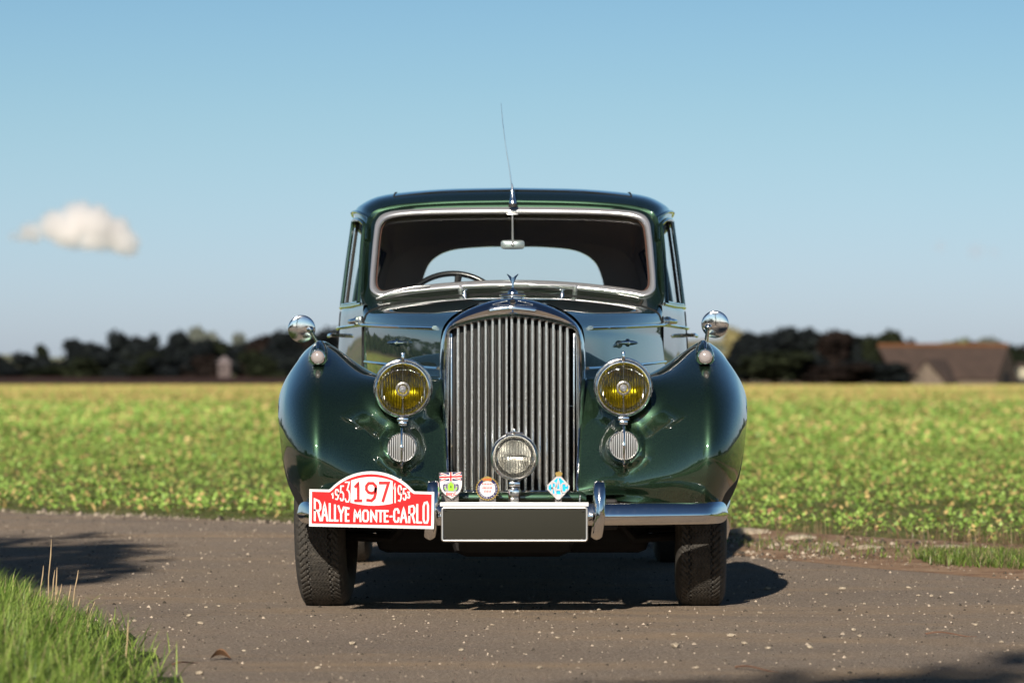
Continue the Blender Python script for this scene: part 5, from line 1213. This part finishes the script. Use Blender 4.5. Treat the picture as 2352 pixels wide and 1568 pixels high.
def strip(a, b, w, y, m_, name):
    A, B2 = b1(*a, y), b1(*b, y); t = (B2 - A).normalized(); n_ = Vector((-t.z, 0, t.x)) * (w * s11 / 2)
    return MB().prism([A + n_, B2 + n_, B2 - n_, A - n_], (0, .0007, 0)).build(name, m_, shield, 0)
for i, (a, b) in enumerate((((185, 300), (455, 385)), ((760, 270), (500, 380)), ((190, 500), (455, 400)), ((765, 475), (500, 400)))):
    strip(a, b, 62, YB - .0028 - i * .0001, M_WHITE, 'flag_saltire'); strip(a, b, 24, YB - .0034 - i * .0001, M_RED, 'flag_saltire')
strip((157, 404), (793, 378), 84, YB - .0042, M_WHITE, 'flag_cross'); strip((478, 268), (478, 506), 92, YB - .0043, M_WHITE, 'flag_cross')
strip((157, 404), (793, 378), 44, YB - .0050, M_RED, 'flag_cross'); strip((478, 268), (478, 506), 44, YB - .0051, M_RED, 'flag_cross')
def poly(pts, y, m_, name, parent, d=.0008, f=b1): return MB().prism([f(a, b, y) for a, b in pts], (0, d, 0)).build(name, m_, parent, 0)
poly([(235, 640), (270, 595), (330, 590), (420, 545), (480, 525), (545, 545), (610, 590), (680, 590), (725, 640), (725, 720), (690, 800), (640, 815), (300, 815), (260, 790)], YB - .0021, M_GREYEN, 'emblem_ground', shield)
poly([(405, 790), (395, 680), (410, 600), (455, 575), (460, 540), (500, 540), (505, 575), (555, 600), (565, 680), (560, 800)], YB - .0034, M_LIME, 'emblem_tower', shield)
poly([(462, 712), (470, 635), (488, 635), (500, 712)], YB - .0044, M_BLACK, 'emblem_door', shield)
for s_, x0 in ((-1, 300), (1, 655)):
    poly([(x0 - 35, 620), (x0, 600), (x0 + 35, 620), (x0 + 20, 640), (x0, 632), (x0 - 15, 640), (x0 - 12, 740), (x0 + 30, 800), (x0, 805), (x0 - 40, 740)] if s_ < 0 else [(x0 + 35, 620), (x0, 600), (x0 - 35, 620), (x0 - 20, 640), (x0, 632), (x0 + 15, 640), (x0 + 12, 740), (x0 - 30, 800), (x0, 805), (x0 + 40, 740)], YB - .0032, M_NAVY, 'emblem_wheel', shield)
    poly([(x0 + s_ * -15, 690), (x0 + s_ * -45, 740), (x0 + s_ * -60, 770), (x0 + s_ * -25, 775), (x0 + s_ * 10, 700)], YB - .0033, M_LIME, 'emblem_leaf', shield)
    poly([(x0 - s_ * 75, 610), (x0 - s_ * 50, 610), (x0 - s_ * 50, 720), (x0 - s_ * 75, 720)], YB - .0033, M_NAVY, 'emblem_wheel', shield)
for ch, x0, x1, y0_, y1_ in (('B', 350, 405, 845, 915), ('R', 430, 485, 855, 940), ('D', 505, 560, 860, 945), ('C', 575, 628, 840, 915)):
    glyph(ch, lambda u, v: b1(x0 + (x1 - x0) * u, y1_ + (y0_ - y1_) * v, YB - .0022), 15 * s11, .0012, 'letter', M_REDTXT, shield)
a_, c_ = b1(205, 900, YB + .01), b1(700, 1125, YB + .01); MB().box(((a_.x + c_.x) / 2, YB + .012, (a_.z + c_.z) / 2), (abs(c_.x - a_.x), .004, abs(a_.z - c_.z))).build('bracket', mat('bracket_steel', (.16, .14, .13), .4, .8), shield, 0)
# round club badge
club = empty('round_badge', (0, 0, 0)); club.parent = car; club['label'] = 'round navy and gold club badge with red lozenges and crown'
cc = b1(1530, 735, YB); R0 = 335 * s11
pts = []
for k in range(28):
    for dr, da in ((.97, .0), (1.03, .35), (.97, .6), (.90, .8)): a = 2 * PI * (k + da) / 28; pts.append(cc + Vector((R0 * dr * math.cos(a), 0, R0 * dr * math.sin(a))))
MB().prism(pts, (0, .005, 0)).build('scalloped_edge', M_GOLD, club, 0)
MB().lathe([(R0 * .90, -.001), (R0 * .90, .0012), (.0005, .0013)], cc, (0, -1, 0), 48).build('dark_ring', M_BLACK, club, 30)
MB().lathe([(R0 * .865, .001), (R0 * .865, .0022), (.0005, .0023)], cc, (0, -1, 0), 48).build('navy_ring', M_NAVY, club, 30)
MB().lathe([(R0 * .66, .002), (R0 * .66, .0034), (.0005, .0035)], cc, (0, -1, 0), 48).build('white_disc', M_WHITE, club, 30)
lz = MB()
for (yy0, xs_) in ((598, [1388, 1433, 1478, 1523, 1568, 1613, 1658]), (660, [1410, 1455, 1500, 1546, 1591, 1636]), (710, [1400, 1440, 1480, 1523, 1568, 1610, 1650]), (765, [1430, 1475, 1520, 1565, 1612]), (815, [1448, 1490, 1533, 1577, 1620]), (855, [1490, 1533, 1577])):
    for x_ in xs_:
        if yy0 in (660, 765, 855): hh = 26; ww = 8
        else: hh = 40; ww = 17
        lz.prism([b1(x_, yy0 - hh, YB - .0044), b1(x_ + ww, yy0, YB - .0044), b1(x_, yy0 + hh, YB - .0044), b1(x_ - ww, yy0, YB - .0044)], (0, .0007, 0))
lz.build('lozenges', M_REDTXT, club, 0)
cr_ = [(1400, 520), (1380, 470), (1400, 420), (1450, 395), (1500, 385), (1530, 372), (1560, 385), (1610, 400), (1650, 425), (1660, 470), (1635, 525), (1530, 505)]
poly(cr_, YB - .0058, M_GOLD, 'crown', club, .002); mm = MB()
for x_ in (1430, 1478, 1525, 1575, 1615): mm.prism([b1(x_ - 17, 490, YB - .0064), b1(x_, 425, YB - .0064), b1(x_ + 17, 490, YB - .0064)], (0, .0006, 0))
mm.build('crown_lining', M_RED, club, 0)
txt = 'AUTOMOBILE CLUB'
for i, ch in enumerate('CLUB'):
    pass
seq = [(c2, math.radians(165 + 150 * k / 9)) for k, c2 in enumerate('AUTOMOBILE')] + [(c2, math.radians(-22 + 52 * k / 3)) for k, c2 in enumerate('CLUB')]
for ch, a in seq:
    rr = R0 * .76; p0 = cc + Vector((math.cos(a) * rr, 0, math.sin(a) * rr)); tx = Vector((-math.sin(a), 0, math.cos(a))); up = Vector((-math.cos(a), 0, -math.sin(a))); w2 = R0 * .11; h2 = R0 * .13
    glyph(ch, lambda u, v: p0 + tx * (w2 * (u - .5)) + up * (h2 * (v - .5)) + Vector((0, -.0023, 0)), 9 * s11, .0006, 'letter', M_ALLOY, club)
a_, c_ = b1(1300, 1000, YB + .01), b1(1770, 1125, YB + .01); MB().box(((a_.x + c_.x) / 2, YB + .012, (a_.z + c_.z) / 2), (abs(c_.x - a_.x), .004, abs(a_.z - c_.z))).build('bracket', bpy.data.materials['bracket_steel'], club, 0)
# blue diamond badge
def b2(zx, zy, y): return at((1310 + zx / 15.68) * .9408, (1130 + zy / 15.68) * .9408, y)
s15 = .9408 / 15.68 / S(YB)
dia = empty('diamond_badge', (0, 0, 0)); dia.parent = car; dia['label'] = 'pale blue diamond badge with silver letters RAC and a small crown'
o1 = [(755, 505), (940, 505), (1270, 865), (1250, 1000), (900, 1390), (830, 1412), (770, 1390), (402, 1010), (412, 835)]
poly(o1, YB, M_ALLOY, 'frame', dia, .006, b2)
o2 = [(785, 575), (910, 575), (1215, 880), (1200, 985), (960, 1215), (700, 1215), (462, 985), (462, 880)]
poly(o2, YB - .0012, M_CYAN, 'enamel', dia, .0011, b2)
o3 = [(600, 1190), (1070, 1190), (880, 1375), (830, 1390), (780, 1375)]
poly(o3, YB - .0034, M_ALLOY, 'foot_panel', dia, .003, b2)
poly([(750, 500), (715, 385), (760, 345), (830, 335), (860, 300), (890, 335), (950, 345), (995, 390), (940, 500)], YB - .002, M_GOLD, 'crown', dia, .006, b2)
for ch, x0, x1, y0_, y1_ in (('R', 590, 730, 740, 1150), ('A', 700, 960, 600, 1200), ('C', 960, 1140, 770, 1110)):
    glyph(ch, lambda u, v: b2(x0 + (x1 - x0) * u, y1_ + (y0_ - y1_) * v, YB - .0012), 62 * s15, .0035, 'letter', M_ALLOY, dia)
a_, c_ = b2(705, 1200, YB + .01), b2(960, 1500, YB + .01); MB().box(((a_.x + c_.x) / 2, YB + .012, (a_.z + c_.z) / 2), (abs(c_.x - a_.x), .004, abs(a_.z - c_.z))).build('bracket', bpy.data.materials['bracket_steel'], dia, 0)
MB().box((0, -.71, at(1177, 1159, -.71).z), (.42, .03, .014), .003).build('badge_bar', M_CHASSIS, car, 0)
MB().tube([(-.17, -.66, at(0, 1127, -.66).z), (.2, -.66, at(0, 1128, -.66).z)], .003, 6).build('rod', M_CHROME, car)

# ---- wheels with patterned tyres
def tyre(hi=True):
    m = MB(); NA = 480 if hi else 96; R = .362; W = .178
    sec = []                      # cross section from inner bead over the tread to outer bead: (x, r, is_tread)
    for a in np.linspace(-110, -48, 12): sec.append((-(W / 2) + .028 * 0 + .0, 0, 0))
    sec = []
    for t in np.linspace(0, 1, 11): a = math.radians(-130 + 95 * t); sec.append((-.062 + .036 * math.sin(a) * .95, .300 + .052 * math.cos(a) * 1.0 - (.055 if t == 0 else .0), 0))
    sec = [(-.058, .222, 0), (-.075, .232, 0), (-.089, .255, 0), (-.094, .282, 0), (-.092, .308, 0), (-.086, .328, 0), (-.079, .341, 0), (-.074, .348, 1)]
    nt_ = 44 if hi else 10
    for k in range(nt_ + 1):
        x = -.070 + .140 * k / nt_; sec.append((x, .3615 - 1.15 * x * x - 14 * x ** 4, 2))
    sec += [(-a, b, c) for a, b, c in reversed(sec[:8])]
    rows = []; per = 2 * PI / 84
    for i in range(NA):
        a = 2 * PI * i / NA; z = abs(((a / per) % 1) * 2 - 1) * 2 - 1; r_ = []
        z2 = abs(((a / per * 1.0 + .5) % 1) * 2 - 1) * 2 - 1
        for x, r, t in sec:
            if t == 2 and hi:
                g = 0
                for x0, am, wd, dp in ((-.040, .0032, .0026, .008), (.040, .0032, .0026, .008)):
                    if abs(x - x0 - am * (1 if z > 0 else -1)) < wd + .0014 * z: g = max(g, dp)
                for x0 in (-.026, -.013, 0, .013, .026):
                    if abs(x - x0 - .0035 * z) < .0011: g = max(g, .0035)
                for sx_ in (-1, 1):
                    if sx_ * x > .050 and ((a / per + sx_ * x * 45) % 1) < .28: g = max(g, .005)
                r -= g
            if t == 1 and hi and ((a / per + .25) % 1) < .35: r -= .004
            r_.append(Vector((x, -r * math.sin(a), r * math.cos(a))))
        rows.append(r_)
    m.grid(rows, closed_u=True); return m
def mesh_of(m, name, mt, smooth=30):
    o = m.build(name, mt, None, smooth, recalc=True); me = o.data; bpy.data.objects.remove(o); return me
T_HI = mesh_of(tyre(True), 'tyre', M_RUBBER, 25); T_LO = mesh_of(tyre(False), 'tyre', M_RUBBER)
rm_ = MB(); rm_.lathe([(.215, -.055), (.232, -.060), (.235, -.050), (.205, -.035), (.200, .03), (.235, .050), (.232, .060), (.215, .055), (.195, .035), (.12, .025), (.01, .02)], (0, 0, 0), (1, 0, 0), 48)
RIM = mesh_of(rm_, 'rim', M_PAINT); hb = MB(); hb.lathe([(.135, .028), (.140, .040), (.128, .085), (.100, .103), (.055, .114), (.002, .118)], (0, 0, 0), (1, 0, 0), 48); HUB = mesh_of(hb, 'hub_cap', M_CHROME, 60)
for x, y, tm, steer, lb in ((-.692, 0, T_HI, 2.4, None), (.699, 0, T_HI, 2.4, None), (-.742, 3.05, T_LO, 0, None), (.742, 3.05, T_LO, 0, None)):
    sgn = 1 if x > 0 else -1
    w = bpy.data.objects.new('wheel', RIM); COL.objects.link(w); w.parent = car; w.location = (x, y, .352); w.rotation_euler = (0, 0, math.radians(-steer) + (PI if sgn < 0 else 0))
    for nm, me in (('tyre', tm), ('hub_cap', HUB)):
        o = bpy.data.objects.new(nm, me); COL.objects.link(o); o.parent = w
# ---- underside
m = MB(); m.box((0, 1.9, .40), (1.15, 3.9, .10)); m.build('floor_pan', M_CHASSIS, car, 0)
for sgn in (1, -1): MB().box((sgn * .34, 1.6, .36), (.07, 4.3, .11), .01).build('chassis_rail', M_CHASSIS, car, 0)
MB().box((0, -.02, .36), (.62, .30, .14), .03).build('front_crossmember', M_CHASSIS, car, 0)
MB().box((0, .25, .36), (.46, .95, .34), .06).build('engine_sump', M_CHASSIS, car, 0)
MB().box((0, .55, .27), (1.02, 1.1, .15), .04).build('underside_shade_box', M_CHASSIS, car, 0)  # box added low between the wheels to darken the view under the car
MB().box((0, .5, .74), (.55, 1.2, .45), .06).build('engine', M_CHASSIS, car, 0)
m = MB(); m.tube([(-.66, .0, .33), (-.3, .0, .30), (.3, .0, .30), (.66, .0, .33)], .030, 10); m.build('front_axle', M_CHASSIS, car)
m = MB(); m.tube([(-.70, .28, .27), (.70, .28, .27)], .012, 8); m.tube([(.3, -.1, .42), (.45, -.05, .25), (.62, 0, .26)], .018, 8); m.tube([(-.3, -.1, .42), (-.45, -.05, .25), (-.62, 0, .26)], .018, 8); m.build('steering_link', M_CHASSIS, car)
m = MB(); m.tube([(-.70, 3.05, .35), (.70, 3.05, .35)], .045, 12); m.sphere((0, 3.05, .35), .14, seg=16, rings=10); m.build('rear_axle', M_CHASSIS, car)
for sgn in (1, -1):
    m = MB(); m.lathe([(.045, 0), (.05, .02), (.05, .16), (.04, .18)], (sgn * .43, -.12, .30), (0, 0, 1), 16, cap0=True, cap1=True); m.build('shock_absorber', M_CHASSIS, car)
m = MB(); m.tube([(-.25, .7, .30), (-.3, 2.0, .28), (-.3, 4.5, .30)], .025, 10); m.build('exhaust_pipe', M_CHASSIS, car)
MB().box((0, 4.55, .40), (1.5, .05, .12), .02).build('rear_bumper', M_CHROME, car, 30)

# ---- interior
MB().box((0, 2.55, .45), (1.30, 2.6, .05)).build('carpet', M_TRIM, car, 0)
m = MB(); m.box((0, 1.50, 1.02), (1.16, .30, .26), .04); m.build('dashboard', M_WOOD, car, 30)
rws = []
for i, x in enumerate(np.linspace(-.58, .58, 17)): rws.append([Vector((x, 1.27, 1.165)), Vector((x, 1.38, 1.185)), Vector((x, 1.56, 1.16))])
MB().grid(rws).build('dash_top', M_TRIM, car, 40)
for x in (-.33, .33):
    m = MB(); m.box((x, 2.30, .72), (.56, .52, .20), .06); s_ = m.build('seat', M_LEATHER, car, 40); MB().box((x, 2.60, .93), (.56, .16, .50), .06).build('backrest', M_LEATHER, s_, 40)
m = MB(); m.box((0, 3.20, .70), (1.26, .52, .20), .06); s_ = m.build('rear_seat', M_LEATHER, car, 40); MB().box((0, 3.50, .90), (1.26, .16, .48), .06).build('backrest', M_LEATHER, s_, 40)
MB().box((0, 3.72, 1.10), (1.26, .36, .03)).build('parcel_shelf', M_TRIM, car, 0)
# steering wheel
yc = 1.80; c = at(1040, 739, yc); Rw = 123 / S(yc); tilt = math.radians(24); ex = Vector((1, 0, 0)); ez = Vector((0, math.sin(tilt) * 1.0, math.cos(tilt))); m = MB()
m.tube([c + ex * (Rw * math.cos(a)) + ez * (Rw * math.sin(a)) for a in np.linspace(0, 2 * PI, 65)], .0125, 10, cap=False); sw = m.build('steering_wheel', M_BAKE, car, 60)
ax_ = ez.cross(ex).normalized()
m = MB(); m.lathe([(.035, -.01), (.04, .01), (.02, .02), (.001, .022)], c - Vector((0, .0, 0)), (0, -.9, .4), 20)
m.build('boss', M_BAKE, sw)
for a in (84, 210, 330):
    d = ex * math.cos(math.radians(a)) + ez * math.sin(math.radians(a)); MB().tube([c + d * .02, c + d * (Rw * .6), c + d * Rw], [.013, .011, .016], 8, flat=.5).build('spoke', M_BAKE, sw)
MB().tube([c, c + Vector((0, -.45, -.28))], .02, 10).build('column', M_BAKE, sw)
# rear view mirror
c = at(1177.5, 562, 1.62); s_ = S(1.62); m = MB()
rws = []
for x in np.linspace(-1, 1, 17):
    hh = 10.5 / s_ * (1 - .12 * abs(x) ** 3) * (1 if abs(x) < .99 else .6); rws.append([c + Vector((x * 27 / s_, -.006 - .010 * (1 - abs(x) ** 3) * math.cos(a) , hh * math.sin(a))) for a in np.linspace(-PI / 2, PI / 2, 9)] + [c + Vector((x * 27 / s_, .006, hh)), c + Vector((x * 27 / s_, .006, -hh))])
m.grid(rws, closed_v=True); m.f.append(tuple(range(11))); m.f.append(tuple(len(rws) * 11 - 11 + k for k in range(11)))
rvm = m.build('rear_view_mirror', mat('mirror_back', (.42, .47, .46), .3, .7), car, 40)
m = MB(); m.tube([c + Vector((0, -.014, .0)), c + Vector((0, -.016, .012)), at(1177, 494, 1.60)], [.005, .0042, .0034], 8); m.sphere(c + Vector((0, -.016, 0)), .008, seg=12, rings=8); a_ = at(1177, 492, 1.605); m.box(a_, (.048, .006, .006), .002); m.build('stalk', M_ALU, rvm, 40)
# ---- wipers and washer jets
for (pv, p0, p1, arm) in (((1058, 667), (864, 685.5), (988, 655.5), (925, 670)), ((1321, 664), (1146, 655.5), (1289, 662.5), (1215, 655))):
    yw = 1.245; m = MB(); pvp = at(pv[0], pv[1] - 4, yw); m.lathe([(.010, -.015), (.010, .008), (.007, .012), (.001, .013)], pvp, (0, -.7, .7), 14)
    armp = at(arm[0], arm[1], yw - .01); m.tube([pvp + Vector((0, -.010, .005)), pvp.lerp(armp, .35) + Vector((0, -.018, .006)), armp + Vector((0, -.012, 0))], [.0045, .0034, .0026], 8)
    wi = m.build('wiper', M_BRIGHT, car, 50); A, B2 = at(p0[0], p0[1], yw), at(p1[0], p1[1], yw + .0)
    md = A.lerp(B2, .5) + Vector((0, 0, .012)); MB().tube([A, A.lerp(md, .5) + Vector((0, -.004, .003)), md, B2.lerp(md, .5) + Vector((0, -.004, .003)), B2], [.0022, .0040, .0048, .0040, .0022], 8, flat=.9).build('blade', M_BRIGHT, wi, 50)
    MB().tube([A + Vector((0, .006, -.006)), B2 + Vector((0, .006, -.006))], .003, 6).build('rubber', M_SEAL, wi)
for px in (1067, 1291):
    c = at(px, 674, 1.12); m = MB(); m.lathe([(.008, -.02), (.008, 0), (.005, .004), (.005, .010), (.009, .012), (.009, .017), (.002, .019)], c, (0, 0, 1), 12); m.box(c + Vector((0, -.002, .015)), (.022, .008, .006), .002); m.build('washer_jet', M_CHROME, car, 40)
# ---- aerial
bs = at(1178, 469, 1.592); m = MB(); rws = [(.016, .0), (.0155, .010), (.012, .022), (.008, .048), (.0035, .080), (.0015, .088)]
m.lathe([(r_, h_) for r_, h_ in rws], bs, (-.04, .10, 1), 16); aer = m.build('aerial', M_CHROME, car, 60)
MB().lathe([(.018, -.012), (.019, -.001), (.015, .003)], bs, (0, 0, 1), 16).build('grommet', M_SEAL, aer)
a0_ = at(1176.3, 432, 1.605); a2_ = at(1151, 237, 1.62); MB().tube([a0_, at(1170, 385, 1.61), at(1161, 330, 1.61), at(1154.5, 280, 1.615), a2_], [.0026, .0022, .0018, .0014, .0010], 6).build('whip', M_CHROME, aer)
# ---- sunroof shut line
def roof_pt(x, y):
    best = None
    for r in CG:
        for p in r[8 * SUBJ:]:
            d = abs(p.x - abs(x)) + abs(p.y - y)
            if best is None or d < best[0]: best = (d, p)
    return best[1].z
for sgn in (1, -1):
    x = .505; pts = [Vector((sgn * x, y, roof_pt(x, y) + .001)) for y in np.linspace(1.80, 2.6, 12)]; MB().tube(pts, .003, 6).build('sunroof_shut_line', M_BLACK, car)
pts = [Vector((x, 1.80, roof_pt(x, 1.80) + .003)) for x in np.linspace(-.505, .505, 21)]; MB().tube(pts, .0025, 6).build('sunroof_shut_line', M_BLACK, car)
